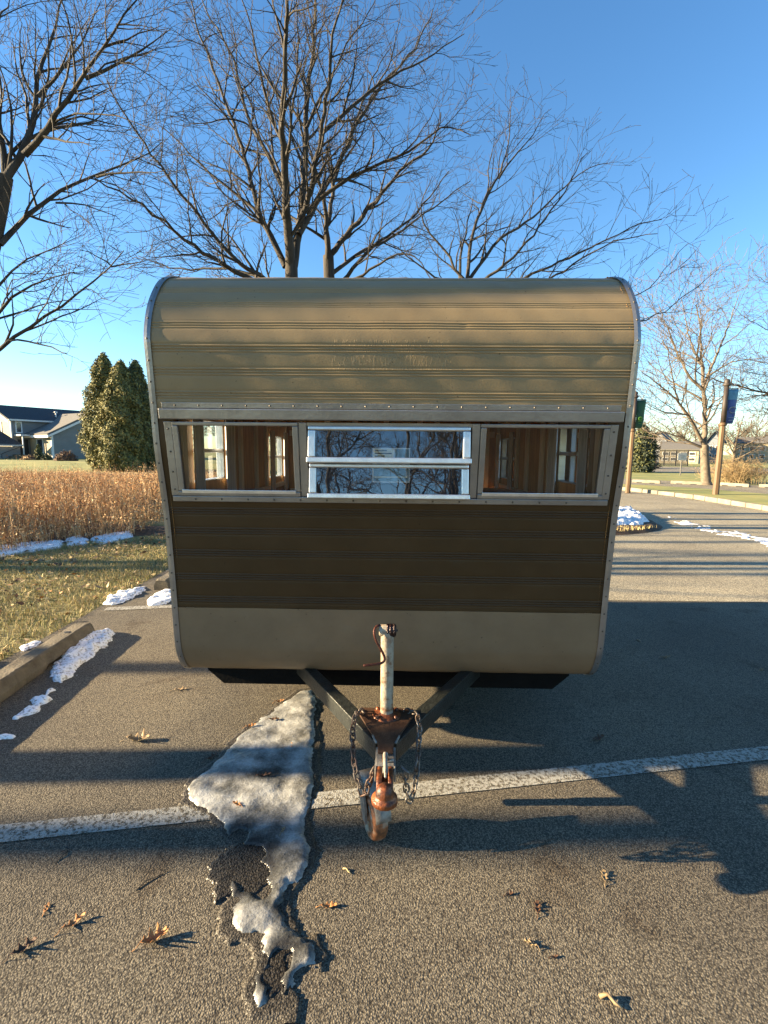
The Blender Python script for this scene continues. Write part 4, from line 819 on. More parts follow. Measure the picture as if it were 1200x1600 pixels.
# side walls with window and door openings: built as strips between openings
def side_wall(sx):
    x = sx*(HW-.004); inner = x-sx*.03; root_ = None
    wins = [(.28, .74, 1.33, 1.66), (1.80, 2.28, 1.27, 1.62)]
    # polygon columns
    ys = sorted(set([-.07, -.03, .0, .04, .08, .14, .2, .28, .36, .5, .74, .9, 1.2, 1.5, 1.8, 2.0, 2.1, 2.2, 2.28, 2.34, 2.40, 2.44, 2.47]))
    def zr(y):
        # lower and upper z of profile at y
        lo = [p for p in PROF]; zs = []
        for i in range(len(PROF)-1):
            a, b = PROF[i], PROF[i+1]
            if (a[0]-y)*(b[0]-y) <= 0 and abs(a[0]-b[0]) > 1e-9: zs.append(a[1]+(b[1]-a[1])*(y-a[0])/(b[0]-a[0]))
        zs = zs or [1.95]; return (max(min(zs), .36) if len(zs) > 1 and max(zs)-min(zs) > .05 else (.37 if .24 < y < 2.3 else min(zs))), max(zs)
    bands = [('tan', 0), ('brown', 1)]; mb = MB()
    for i in range(len(ys)-1):
        a, b = ys[i]+1e-5, ys[i+1]-1e-5; la, ha = zr(a); lb, hb = zr(b); cuts = []
        for (w0, w1, z0, z1) in wins:
            if a >= w0-1e-4 and b <= w1+1e-4: cuts = [(z0, z1)]
        def quad(l1, l2, h1, h2, mi):
            if h1-l1 < 1e-3 and h2-l2 < 1e-3: return
            mb.add([(x, ys[i], l1), (x, ys[i+1], l2), (x, ys[i+1], h2), (x, ys[i], h1)], [(0, 1, 2, 3)], mi)
            mb.add([(inner, ys[i], l1), (inner, ys[i+1], l2), (inner, ys[i+1], h2), (inner, ys[i], h1)], [(3, 2, 1, 0)], 2)
        lv = [.742, 1.235, 1.7] + ([cuts[0][0], cuts[0][1]] if cuts else []); lv = sorted(lv); segs = []; prev1, prev2 = la, lb
        for z in lv+[99]:
            n1, n2 = min(max(z, prev1), ha), min(max(z, prev2), hb)
            midz = (prev1+n1)/2
            if not (cuts and cuts[0][0] <= midz <= cuts[0][1]):
                quad(prev1, prev2, n1, n2, 1 if .742 < midz < 1.7 else 0)
            prev1, prev2 = n1, n2
    o = mb.obj('side_wall', ['side', 'brown', 'wood'], T)
    for (w0, w1, z0, z1) in wins:
        f = MB(); xx = sx*(HW+.006)
        for (y, z, dy, dz) in (((w0+w1)/2, z0-.012, w1-w0+.07, .035), ((w0+w1)/2, z1+.012, w1-w0+.07, .035), (w0-.015, (z0+z1)/2, .035, z1-z0-.012), (w1+.015, (z0+z1)/2, .035, z1-z0-.012), ((w0+w1)/2, (z0+z1)/2, w1-w0-.006, .022)):
            f.box((xx-sx*.012, y, z), (.045, dy, dz))
        fr = f.obj('side_window_frame', 'alu2', T, bevel=.003)
        MB().add([(xx-sx*.014, w0, z0), (xx-sx*.014, w1, z0), (xx-sx*.014, w1, z1), (xx-sx*.014, w0, z1)], [(0, 1, 2, 3)]).obj('pane', 'glass', fr)
        n_ = 14
        for (c0, c1) in ((w0-.05, w0+.05), (w1-.05, w1+.07)):
            cu = MB()
            vs = [(inner-sx*(.03+.012*math.sin(k*2.3)), c0+(c1-c0)*k/n_, zz) for k in range(n_+1) for zz in (z0-.12, z1+.04)]
            cu.add(vs, [(2*k, 2*k+2, 2*k+3, 2*k+1) for k in range(n_)], 0, True)
            cu.obj('curtain', 'curtain', T)
    # studs on the inner face
    st = MB()
    for y in (.14, .86, 1.02, 1.38, 1.66, 2.38): st.box((inner-sx*.012, y, 1.32), (.02, .045, 1.7))
    for z in (1.20, 1.74): st.box((inner-sx*.013, 1.26, z), (.018, 2.2, .035))
    st.obj('interior_stud', 'stud', T)
for sx in (-1, 1): side_wall(sx)
# interior
MB().box((0, 1.25, .385), (2*HW-.08, 2.1, .02)).obj('floor', 'floor_in', T)
mb = MB().box((0, 2.40, 1.36), (2*HW-.09, .02, 1.7)); mb.obj('rear_panel', 'wood', T)
mb = MB()
for x in (-.86, -.60, -.34, -.05, .26, .42, .70, .88): mb.box((x, 2.378, 1.36), (.05, .022, 1.7))
for z in (1.12, 1.66): mb.box((0, 2.362, z), (1.9, .01, .05))
mb.obj('rear_stud', 'stud', T)
MB().box((0, 1.25, 2.20), (2*HW-.08, 2.0, .015)).obj('ceiling_lining', 'wood', T)
for c_, d_ in (((-.72, .55, .75), (.5, .8, .7)), ((.74, 1.5, .80), (.46, .9, .8))): MB().box(c_, d_).obj('interior_cabinet', 'wood', T, bevel=.01)
MB().box((.0, .42, .80), (1.9, .55, .35)).obj('seat_bench', 'floor_in', T, bevel=.02)
SCREWT = MB().lathe([(.0, -.0035), (.0032, -.0024), (.0046, 0)], (0, 0, 0), 'Y', 8).obj('screw', 'screw'); COL.objects.unlink(SCREWT)
# rear light: front trim strips on edges following the profile
for sx in (-1, 1):
    mb = MB(); idx = list(range(0, len(PROF), 3))+[len(PROF)-1]; pts = PROF[idx]
    tn = np.gradient(pts, axis=0); tn /= np.linalg.norm(tn, axis=1)[:, None]; nr = np.stack([-tn[:, 1], tn[:, 0]], -1)
    n = len(pts); vs = []
    for i in range(n):
        for (x, off) in ((sx*(HW-.020), .0055), (sx*(HW-.006), .008), (sx*(HW+.008), .0065), (sx*(HW+.011), -.004), (sx*(HW+.011), -.030)):
            vs.append((x, pts[i][0]+nr[i][0]*off, pts[i][1]+nr[i][1]*off))
    fs = [(i*5+j, i*5+j+1, (i+1)*5+j+1, (i+1)*5+j) for i in range(n-1) for j in range(4)]
    tr = mb.add(vs, fs, 0, False).obj('edge_trim', 'alu', T)
    s = .05
    while s < S[nF-1]:
        p = prof_at(s); a = prof_at(s-.01); b = prof_at(s+.01); t = b-a; t /= np.linalg.norm(t)
        o = SCREWT.copy(); COL.objects.link(o); o.parent = tr; o.location = (sx*(HW-.006), p[0]-t[1]*.009, p[1]+t[0]*.009); o.rotation_euler = (math.atan2(-t[0], t[1]) * -1 if False else math.atan2(-t[0], t[1]), 0, 0); s += .088
# --- front window band
def fy(z): return y_of_z(z)
def wl(x, z, out=0.0):   # point on the sloping window plane
    return Vector((x, fy(z)-out, z))
zt, zb = 1.665, 1.250
slope = (fy(1.66)-fy(1.25))/(1.66-1.25); lean = math.atan(slope)
def bar(mb, x0, x1, z0, z1, out, thick, mi=0):
    """bar lying on the window plane"""
    vs = []
    for o_ in (out, out-thick):
        for (x, z) in ((x0, z0), (x1, z0), (x1, z1), (x0, z1)):
            yy = fy(1.25)+slope*(z-1.25); vs.append((x, yy-o_, z))
    return mb.add(vs, [(0, 1, 2, 3), (7, 6, 5, 4), (0, 4, 5, 1), (1, 5, 6, 2), (2, 6, 7, 3), (3, 7, 4, 0)], mi)
WZ0, WZ1 = 1.262, 1.652
mb = MB(); bar(mb, -1.0, 1.0, 1.630, 1.675, .030, .030); mb.add([], []); dr = mb.obj('drip_rail', 'alu', T, bevel=.004)
mb = MB(); bar(mb, -.99, .99, 1.678, 1.702, .012, .012); fl = mb.obj('rail_flange', 'alu', dr, bevel=.002)
SCREW = MB().lathe([(.0, -.004), (.0032, -.0028), (.0046, 0)], (0, 0, 0), 'Y', 8).obj('screw', 'screw'); COL.objects.unlink(SCREW)
def screws(xs, z, out, parent, name='screws'):
    for x in xs:
        o = SCREW.copy(); COL.objects.link(o); o.parent = parent; o.location = (x, fy(1.25)+slope*(z-1.25)-out, z)
screws([-.93+.1035*i for i in range(19)], 1.690, .013, dr)
mb = MB()
bar(mb, -.985, .985, 1.264, 1.290, .016, .02)          # bottom sill
sill = mb.obj('window_sill', 'alu', T, bevel=.003); screws([-.88+.12*i for i in range(15)], 1.276, .017, sill)
# fixed outer frame: jambs
mb = MB()
fx = [(-.990, -.955), (-.398, -.362), (.362, .398), (.955, .990)]
jambs = []
for (a_, b_) in fx:
    mb = MB(); bar(mb, a_, b_, 1.291, 1.6215, .012 if abs(a_) > .5 else .008, .03); jambs.append(mb.obj('window_jamb', 'alu', T, bevel=.003))
for x, j_ in ((-.972, jambs[0]), (.972, jambs[3])):
    for z in (1.32, 1.40, 1.49, 1.59): screws([x], z, .013, j_)
for sx in (-1, 1):
    x0, x1 = (-.955, -.398) if sx < 0 else (.398, .955); mb = MB()
    bar(mb, x0+.001, x1-.001, 1.605, 1.6205, .016, .03); bar(mb, x0+.001, x1-.001, 1.291, 1.312, .020, .035); bar(mb, x0+.001, x0+.026, 1.313, 1.604, .015, .03); bar(mb, x1-.026, x1-.001, 1.313, 1.604, .015, .03)
    fr = mb.obj('fixed_window', 'alu', T, bevel=.003)
    m3 = MB(); bar(m3, x0+.02, x1-.02, 1.303, 1.320, .024, .006); m3.obj('bottom_glazing_bead', 'alu2', fr, bevel=.002)
    g = MB(); vs = []
    for (x, z) in ((x0+.02, 1.30), (x1-.02, 1.30), (x1-.02, 1.61), (x0+.02, 1.61)): vs.append((x, fy(1.25)+slope*(z-1.25)-.004, z))
    g.add(vs, [(0, 1, 2, 3)]).obj('pane', 'glass', fr)
# middle window: head/sill liner and two awning sashes standing slightly open
mb = MB(); bar(mb, -.361, .361, 1.605, 1.621, .006, .03); bar(mb, -.361, .361, 1.291, 1.300, .006, .03); mb.obj('middle_window_liner', 'alu', T)
def sash(zlo, zhi, tilt, oy, bot):
    """awning sash hinged at the top, bottom pushed outward"""
    e_ = empty('awning_sash', (0, fy(zhi)-oy, zhi)); e_.parent = T; e_.rotation_euler = (-tilt, 0, 0); H = zhi-zlo; W = .354
    f = MB(); f.box((0, 0, -.009), (2*W, .022, .016)); f.box((0, 0, -H+bot/2), (2*W+.012, .026, bot)); f.box((-W+.016, 0, -H/2+(bot-.017)/2), (.032, .02, H-.017-bot-.002)); f.box((W-.016, 0, -H/2+(bot-.017)/2), (.032, .02, H-.017-bot-.002))
    fo = f.obj('sash_frame', 'alu2', e_, bevel=.004)
    MB().add([(-W+.03, .002, -.015), (W-.03, .002, -.015), (W-.03, .002, -H+bot-.002), (-W+.03, .002, -H+bot-.002)], [(3, 2, 1, 0)]).obj('pane', 'glass2', e_); return e_
sash(1.446, 1.606, R(7), .002, .024); sash(1.288, 1.443, R(7.5), .004, .022)
# notice taped inside the middle window
nz0, nz1 = 1.358, 1.515
def card(mb, x0, x1, z0, z1, d, mi):
    mb.box(((x0+x1)/2, .022-d, (z0+z1)/2), (x1-x0, .0012, z1-z0), 0, mi)
mb = MB(); card(mb, -.075, .095, nz0, nz1, 0, 0); card(mb, -.07, .02, 1.465, 1.510, .0015, 1); card(mb, .026, .09, 1.468, 1.510, .0015, 2); card(mb, -.07, .09, 1.363, 1.432, .0015, 2)
for (a_, b_, z) in ((-.064, -.01, 1.502), (-.064, .012, 1.490), (-.064, -.02, 1.478)): card(mb, a_, b_, z-.0025, z+.0025, .003, 3)
card(mb, -.066, .084, 1.380, 1.386, .003, 1)
mb.obj('paper_notice', ['paper', 'paper_top', 'paper_blue', 'ink'], T)
# shaded lining panel behind middle window
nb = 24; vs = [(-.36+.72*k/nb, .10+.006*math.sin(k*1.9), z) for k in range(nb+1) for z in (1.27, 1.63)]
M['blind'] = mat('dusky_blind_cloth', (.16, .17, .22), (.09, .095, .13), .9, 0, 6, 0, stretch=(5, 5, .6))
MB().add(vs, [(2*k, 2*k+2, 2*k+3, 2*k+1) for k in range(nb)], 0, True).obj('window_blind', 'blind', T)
# --- underframe
mb = MB()
mb.prism([(-.96, .275, .352), (.96, .275, .352), (.96, .275, .335), (.875, .275, .258), (-.875, .275, .258), (-.96, .275, .335)], (0, -.02, 0), (0, .02, 0))
mb.box((0, 1.3, .345), (1.9, 1.9, .02)); 
for x in (-.62, .62): mb.box((x, 1.35, .30), (.05, 2.1, .07))
mb.box((0, 2.2, .30), (1.2, .05, .07)); mb.obj('underframe', 'black', T, bevel=.003)
m2 = MB()
for px in (553, 649, 690): p = TP(px, 1060, 2.46); m2.lathe([(0, -.008), (.008, -.006), (.009, 0)], (p.x, .279, p.z), 'Y', 8)
m2.obj('bolts', 'galv', T)
# A frame
ZT = .40; RH = .08
def rail(sx):
    # outer top edge runs from the coupler to under the body
    c0 = TL((.018, 1.9, 0)).x
    a_ = Vector((c0+sx*.030, 1.735-2.2, 0)); b_ = Vector((c0+sx*.50, 2.50-2.2, 0)); d = (b_-a_).normalized(); n = Vector((-d.y, d.x, 0))*(-sx)  # outward
    if n.x*sx < 0: n = -n
    wi = .050; q = [a_+n*.012, b_+n*.012, b_-n*(wi-.012), a_-n*(wi-.012)]
    if True: q[3] = Vector((q[3].x if (q[3].x-c0)*sx > .0 else c0+sx*.002, q[3].y+.03, 0))
    MB().prism([Vector((v.x, v.y, ZT-RH)) for v in q], (0, 0, 0), (0, 0, RH-.004 if sx > 0 else RH-.004)).obj('frame_rail', 'rail', T, bevel=.004)
rail(-1); rail(1)
cx = TL((.018, 1.9, 0)).x
mb = MB(); yj = 1.915-2.2
mb.prism([(cx-.112, yj-.005, ZT), (cx-.03, 1.715-2.2, ZT), (cx-.028, 1.66-2.2, ZT), (cx+.028, 1.66-2.2, ZT), (cx+.03, 1.715-2.2, ZT), (cx+.112, yj-.005, ZT), (cx+.112, yj+.055, ZT), (cx-.112, yj+.055, ZT)], (0, 0, -.003), (0, 0, .006))
mb.obj('tongue_plate', 'rustp', T, bevel=.002)
# weld beads
mb = MB()
for sx in (-1, 1):
    pts = [(cx+sx*(.036+.052*i/14)+random.uniform(-.001, .001), 1.722-2.2+i/14*.10*1.65, ZT+.002+random.uniform(-.001, .001)) for i in range(5)]
    mb.tube(pts, .005, 6)
mb.obj('weld_bead', 'galv', T)
# coupler
cp = empty('coupler', (cx, 1.535-2.2, 0)); cp.parent = T
cz = .372
mb = MB()   # galvanised channel
mb.box((0, .125, cz+.014), (.066, .11, .008)); mb.box((-.034, .115, cz-.006), (.006, .135, .045)); mb.box((.034, .115, cz-.006), (.006, .135, .045))
mb.obj('coupler_channel', 'galv', cp, bevel=.002)
mb = MB()   # socket dome with lip
prof_ = [(.0, .036), (.010, .035), (.019, .0305), (.0265, .022), (.0305, .010), (.0315, .0), (.033, -.006), (.042, -.009), (.0445, -.013), (.0445, -.027), (.041, -.029), (.040, -.015), (.030, 0)]
mb.lathe(prof_, (0, -.028, cz-.018), 'Z', 32); mb.obj('ball_socket', 'rust', cp)
mb = MB()   # pressed neck with two raised cheeks and a slot between them
for sx_ in (-1, 1):
    a0, a1 = sorted((sx_*.011, sx_*.029)); 
    vs = []
    for (y, top) in ((-.022, -.002), (.0, .010), (.02, .016), (.06, .018), (.085, .014)):
        vs += [(a0, y, cz-.034), (a1, y, cz-.034), (a1, y, cz+top-.004), ((a0+a1)/2, y, cz+top), (a0, y, cz+top-.003)]
    mb.add(vs, [(i_*5+j_, i_*5+(j_+1) % 5, (i_+1)*5+(j_+1) % 5, (i_+1)*5+j_) for i_ in range(4) for j_ in range(5)]+[(4, 3, 2, 1, 0), (20, 21, 22, 23, 24)])
mb.box((0, .03, cz-.022), (.021, .10, .014))
mb.obj('coupler_neck', 'rust', cp, bevel=.003)
mb = MB(); mb.tube([(0.0, .095, cz+.045), (.0, .06, cz+.048), (.002, .02, cz+.035), (.002, -.0, cz+.022)], [.007, .008, .008, .004], 8); mb.box((.003, .03, cz+.026), (.006, .055, .018)); mb.obj('latch_lever', 'galv', cp, bevel=.002)
mb = MB(); mb.lathe([(0, .012), (.008, .010), (.010, 0), (.010, -.03)], (0, .095, cz+.04), 'Z', 12); mb.tube([(-.0, .092, cz+.024), (.03, .092, cz+.024)], .006, 8); mb.obj('latch_pin', 'chipw', cp)
# jack
jk = empty('tongue_jack', (cx, yj, 0)); jk.parent = T; R_ = .0265
jt = P(603, 985, 1.93).z
mb = MB(); mb.lathe([(0, .22), (R_*.99, .22), (R_, .24), (R_, jt), (R_*.98, jt+.004), (0, jt+.005)], (0, 0, 0), 'Z', 24); mb.obj('jack_tube', 'cream', jk)
mb = MB(); mb.lathe([(R_+.001, .014), (R_+.010, .006), (R_+.030, .004), (R_+.033, 0), (R_+.033, -.002)], (0, 0, ZT+.007), 'Z', 24)
for a in (-.9, .9, 2.2, 4): mb.lathe([(0, .010), (.008, .009), (.009, 0)], (.05*math.sin(a), -.05*math.cos(a), ZT+.010), 'Z', 6)
mb.obj('jack_flange', 'rust', jk)
mb = MB(); zc = jt+.006; mb.lathe([(0, -.034), (.020, -.034), (.024, -.028), (.024, .005)], (0, 0, zc), 'X', 18, 1); mb.lathe([(.0245, -.004), (.028, 0), (.026, .006), (.028, .014), (.026, .022), (.028, .028), (.022, .036), (0, .037)], (0, 0, zc), 'X', 14, 0, False)
mb.lathe([(0, .006), (.004, .005), (.006, 0)], (.037, 0, zc), 'X', 8); mb.obj('gear_cap', ['darkrust', 'cream'], jk)
cr = [P(593, 977, 1.915), P(587, 979, 1.90), P(584, 987, 1.885), P(587, 1000, 1.88), P(594, 1012, 1.88), P(600, 1024, 1.88), P(602, 1031, 1.88), P(598, 1036, 1.875), P(588, 1038, 1.865), P(568, 1040, 1.855)]
cr = [TL(p)-Vector(jk.location) for p in cr]; arr, _ = resamp([tuple(v) for v in cr], 34)
MB().tube(arr, .0052, 8).obj('crank_handle', mat('crank_rust', (.22, .06, .03), (.08, .025, .02), .5, .4, 20, .4), jk)
MB().lathe([(0, .22), (.021, .22), (.021, .14), (0, .14)], (0, 0, 0), 'Z', 18).obj('inner_tube', 'galv', jk)
# caster: wheel trails toward the camera and to the left
WR = .086; wc = TL(P(590, 1285, 1.80)); wc = Vector((wc.x, TL((0, 1.742, 0)).y, WR+.0))-Vector(jk.location); wc.z = WR; wc.x -= .012
wheel = empty('caster_wheel', wc, R(-97)+math.pi/2*2); wheel.parent = jk
wheel.rotation_euler = (0, 0, R(24))
mb = MB(); mb.lathe([(.020, -.018), (.050, -.022), (.062, -.029), (.074, -.028), (.082, -.020), (WR, -.006), (WR, .006), (.082, .020), (.074, .028), (.062, .029), (.050, .022), (.020, .018)], (0, 0, 0), 'X', 32); mb.obj('steel_tyre', mat('worn_rusty_wheel', (.50, .44, .34), (.13, .06, .03), .6, .1, 18, .3, 90, c3=(.46, .17, .06)), wheel)
mb = MB(); mb.lathe([(0, -.032), (.012, -.032), (.015, -.024), (.056, -.0235), (.056, -.018)], (0, 0, 0), 'X', 24); mb.lathe([(0, .032), (.012, .032), (.015, .024), (.056, .0235), (.056, .018)], (0, 0, 0), 'X', 24); mb.obj('wheel_hub', 'chipw', wheel)
mb = MB()   # wrap-around fork
n_ = 12
for sx in (-1, 1):
    mb.prism([(sx*.038, -.012, -.012), (sx*.038, .012, -.012), (sx*.038, .075, .10), (sx*.038, .085, .137), (sx*.038, .03, .128), (sx*.038, .0, .05)], (-.002, 0, 0), (.002, 0, 0))
arc = [(-.035-.048*math.sin(t), .02+.0*t+.085*math.cos(t)) for t in np.linspace(.0, 1.7, n_)]
vs = []
for (y, z) in [(.085, .137), (.03, .128), (-.01, .115), (-.045, .098), (-.070, .070), (-.080, .048), (-.083, .030)]:
    vs += [(-.026 if z < .1 else -.036, y, z), (.036, y, z)]
mb.add(vs, [(2*i, 2*i+1, 2*i+3, 2*i+2) for i in range(6)], 0, True)
fk = mb.obj('fork', 'galv', wheel); so = fk.modifiers.new('s', 'SOLIDIFY'); so.thickness = .004
# chains
def chain(pts, m_, seed, name='safety_chain', link=.034):
    arr, L = resamp(pts, 200); n = int(L/(link*.72)); mb = MB(); rg = random.Random(seed)
    d = np.r_[0, np.cumsum(np.linalg.norm(np.diff(arr, axis=0), axis=1))]
    for i in range(n):
        s = (i+.5)/n*d[-1]; p = Vector([np.interp(s, d, arr[:, k]) for k in range(3)]); q = Vector([np.interp(min(s+.01, d[-1]), d, arr[:, k]) for k in range(3)]); o_ = Vector([np.interp(max(s-.01, 0), d, arr[:, k]) for k in range(3)])
        t = (q-o_).normalized(); ref = Vector((.2, 1, .1)) if abs(t.y) < .8 else Vector((1, 0, 0)); a = (ref-t*ref.dot(t)).normalized(); b = t.cross(a); an = (i % 2)*math.pi/2+.6+rg.uniform(-.3, .3); w_ = a*math.cos(an)+b*math.sin(an)
        hl, hw = link*.5, link*.30; ring = []
        for k in range(14):
            th = 2*math.pi*k/14; cx_, sx_ = math.cos(th), math.sin(th); ring.append(p+t*(cx_*hw+math.copysign(hl-hw, cx_) if abs(cx_) > .01 else 0)+w_*sx_*hw)
        mb.tube(ring, .0034, 6, closed=True)
    return mb.obj(name, m_, T)
def CP(*a): return [TP(x, y, Y_) for x, y, Y_ in a]
chain(CP((574, 1113, 1.95), (563, 1111, 1.925), (555, 1117, 1.86), (551, 1140, 1.80), (551, 1165, 1.74), (553, 1190, 1.68), (558, 1215, 1.64), (565, 1240, 1.62), (571, 1243, 1.61), (577, 1222, 1.61), (584, 1205, 1.61), (587, 1200, 1.62)), 'chainr', 1)
chain(CP((632, 1112, 1.94), (643, 1110, 1.925), (652, 1117, 1.87), (656, 1140, 1.81), (654, 1165, 1.75), (653, 1190, 1.70), (650, 1215, 1.66), (646, 1240, 1.63), (640, 1252, 1.61), (636, 1240, 1.61), (633, 1220, 1.61), (635, 1204, 1.61), (628, 1200, 1.62)), 'chain', 2)
# axle and wheels
MB().tube([(-.9, 1.35, .30), (.9, 1.35, .30)], .03, 12).obj('axle', 'black', T)
for sx in (-1, 1):
    wv = empty('road_wheel', (sx*.86, 1.35, .31)); wv.parent = T
    MB().lathe([(.17, -.07), (.25, -.085), (.295, -.07), (.31, -.04), (.31, .04), (.295, .07), (.25, .085), (.17, .07)], (0, 0, 0), 'X', 32).obj('tyre', 'rubber', wv)
    MB().lathe([(0, -.03), (.06, -.035), (.08, -.06), (.17, -.068), (.17, .068), (.08, .03), (0, .03)], (0, 0, 0), 'X', 24).obj('rim', 'alu', wv)
for sx in (-1, 1): 
    MB().lathe([(0, .03), (.035, .026), (.04, 0)], (sx*.85, 2.485, .8), 'Y', 16).obj('tail_lamp', mat('tail_red', (.35, .02, .02)), T)

# ------------------------------------------------------------------ grey house, left
ax = P(19, 700, 52); A = Vector((ax.x, 52, 0.0)); U = Vector((.5, .866, 0)); Vv = Vector((.866, -.5, 0))
H_ = empty('grey_house', A); tag(H_, 'dark grey sided two-storey house with a lower wing, beyond the dry meadow', 'house')
def hp(u, v, z): return Vector((U.x*u+Vv.x*v, U.y*u+Vv.y*v, z))
def zat(px, py, u, v):
    q = A+hp(u, v, 0); return P(px, py, q.y).z
def u_at(px, v=0):
    best = 0; bd = 1e9
    for k in range(0, 2400):
        u = k*.01-4; q = A+hp(u, v, 0)-Vector((0, 0, CH)); x_ = 600+F*q.dot(cR)/q.dot(cF)
        if abs(x_-px) < bd: bd = abs(x_-px); best = u
    return best
ze = zat(19, 655, 0, 0); UL = u_at(150)+6; DP = 7.5; zr_ = ze+2.4
ridge_z = zat(19, 634, 0, -3.7); zb_ = .1
# main block: walls
mb = MB(); mb.prism([hp(0, 0, zb_), hp(UL, 0, zb_), hp(UL, -DP, zb_), hp(0, -DP, zb_)], (0, 0, 0), (0, 0, ze-zb_)); mb.obj('wall', 'sid_grey', H_)
mb = MB(); mb.add([hp(-.02, 0, zb_), hp(-.02, -DP, zb_), hp(-.02, -DP, ze), hp(-.02, -DP/2, ridge_z), hp(-.02, 0, ze)], [(0, 1, 2, 3, 4)]); mb.obj('sunlit_gable_wall', 'sid_cream', H_)  # sun-facing gable painted paler than the shaded walls of the same house
mb = MB(); 
def slab(mb, a, b, c, d, t=.15):
    n = (Vector(b)-Vector(a)).cross(Vector(d)-Vector(a)).normalized()
    if n.z < 0: n = -n
    mb.prism([a, b, c, d], n*0.0, n*t)
slab(mb, hp(-.3, .35, ze-.12), hp(UL, .35, ze-.12), hp(UL, -DP/2, ridge_z), hp(-.3, -DP/2, ridge_z)); slab(mb, hp(-.3, -DP-.35, ze-.12), hp(-.3, -DP/2, ridge_z), hp(UL, -DP/2, ridge_z), hp(UL, -DP-.35, ze-.12)); rf = mb.obj('roof', 'shingle', H_)
mb = MB(); mb.tube([hp(5.0, -.9, ze+.3), hp(5.0, -.9, ze+1.1)], .07, 8); mb.tube([hp(4.85, -.9, ze+1.1), hp(5.15, -.9, ze+1.1)], .09, 8); mb.obj('vent_pipe', 'trim', rf)
mb = MB(); mb.prism([hp(-.3, .36, ze-.15), hp(UL, .36, ze-.15), hp(UL, .42, ze-.15), hp(-.3, .42, ze-.15)], (0, 0, 0), (0, 0, .17)); mb.prism([hp(-.03, .0, zb_), hp(-.03, .10, zb_), hp(.09, .10, zb_), hp(.09, .02, zb_)], (0, 0, 0), (0, 0, ze-.3)); mb.prism([hp(-.36, .4, ze-.14), hp(-.36, -DP/2, ridge_z-.02), hp(-.36, -DP/2, ridge_z-.28), hp(-.36, .4, ze-.38)], U*0, U*.05); mb.obj('eave_trim', 'trim', H_)
def win(u0, u1, z0, z1, v, parent, facing='V'):
    def q(a, b, o_): return hp(a, v+o_, b) if facing == 'V' else hp(v-o_, a, b)
    mb = MB(); t = .11
    def bx(a0, a1, b0, b1, o0, o1): mb.prism([q(a0, b0, o0), q(a1, b0, o0), q(a1, b1, o0), q(a0, b1, o0)], (0, 0, 0), q(a0, b0, o1)-q(a0, b0, o0))
    bx(u0-t, u1+t, z1, z1+t, .01, .07); bx(u0-t, u1+t, z0-t, z0, .01, .07); bx(u0-t, u0, z0, z1, .01, .07); bx(u1, u1+t, z0, z1, .01, .07)
    f = mb.obj('window', 'trim', parent); m2 = MB(); m2.add([q(u0, z0, .03), q(u1, z0, .03), q(u1, z1, .03), q(u0, z1, .03)], [(0, 1, 2, 3)]); m2.obj('pane', 'pane', f)
uw0, uw1 = u_at(30), u_at(37); win(uw0, uw1, zat(33, 675, uw0, 0), zat(33, 660, uw0, 0), 0, H_)
win(-2.6, -1.9, zat(12, 674, 0, 0), zat(12, 660, 0, 0), -.02, H_, 'U')
# wing projecting toward the viewer
VW = 4.4; u1_ = u_at(83, VW); zwe = zat(83, 676, u1_, VW); WW = 8.6; zwr = zwe+WW/2*.52
mb = MB(); mb.prism([hp(u1_, .02, zb_), hp(u1_, VW, zb_), hp(u1_+WW, VW, zb_), hp(u1_+WW, .02, zb_)], (0, 0, 0), (0, 0, zwe-zb_)); mb.prism([hp(u1_, VW-.1, zwe), hp(u1_+WW, VW-.1, zwe), hp(u1_+WW/2, VW-.1, zwr)], Vv*0, Vv*.1); mb.obj('wing_wall', 'sid_grey', H_)
mb = MB(); mb.add([hp(u1_-.02, .02, zb_), hp(u1_-.02, VW+.02, zb_), hp(u1_-.02, VW+.02, zwe), hp(u1_-.02, .02, zwe)], [(0, 1, 2, 3)]); mb.obj('sunlit_wing_wall', 'sid_cream', H_)  # sunlit side of the wing, its brightness put into the beige colour
mb = MB(); slab(mb, hp(u1_-.5, VW+.4, zwe-.25), hp(u1_-.5, -3, zwe-.25), hp(u1_+WW/2, -3, zwr), hp(u1_+WW/2, VW+.4, zwr)); slab(mb, hp(u1_+WW+.5, VW+.4, zwe-.25), hp(u1_+WW/2, VW+.4, zwr), hp(u1_+WW/2, -3, zwr), hp(u1_+WW+.5, -3, zwe-.25)); mb.obj('wing_roof', 'shingle_l', H_)
mb = MB(); mb.prism([hp(u1_-.55, VW+.42, zwe-.30), hp(u1_+WW/2, VW+.42, zwr-.05), hp(u1_+WW/2, VW+.42, zwr-.32), hp(u1_-.55, VW+.42, zwe-.52)], Vv*0, Vv*.06); mb.prism([hp(u1_-.56, VW+.4, zwe-.28), hp(u1_-.56, -.1, zwe-.28), hp(u1_-.50, -.1, zwe-.28), hp(u1_-.50, VW+.4, zwe-.28)], (0, 0, -.25), (0, 0, .02)); mb.prism([hp(u1_-.04, VW-.1, zb_), hp(u1_-.04, VW+.06, zb_), hp(u1_+.16, VW+.06, zb_), hp(u1_+.16, VW+.03, zb_)], (0, 0, 0), (0, 0, zwe-.4)); mb.obj('wing_trim', 'trim', H_)
win(1.6, 2.7, zwe-2.0, zwe-.7, u1_-.02, H_, 'U')
mb = MB(); mb.prism([hp(u1_-1.2, .05, zb_+.3), hp(u1_-.25, .05, zb_+.3), hp(u1_-.25, .05, zwe-.7), hp(u1_-1.2, .05, zwe-.7)], Vv*0, Vv*.06); mb.obj('door', 'ink', H_)
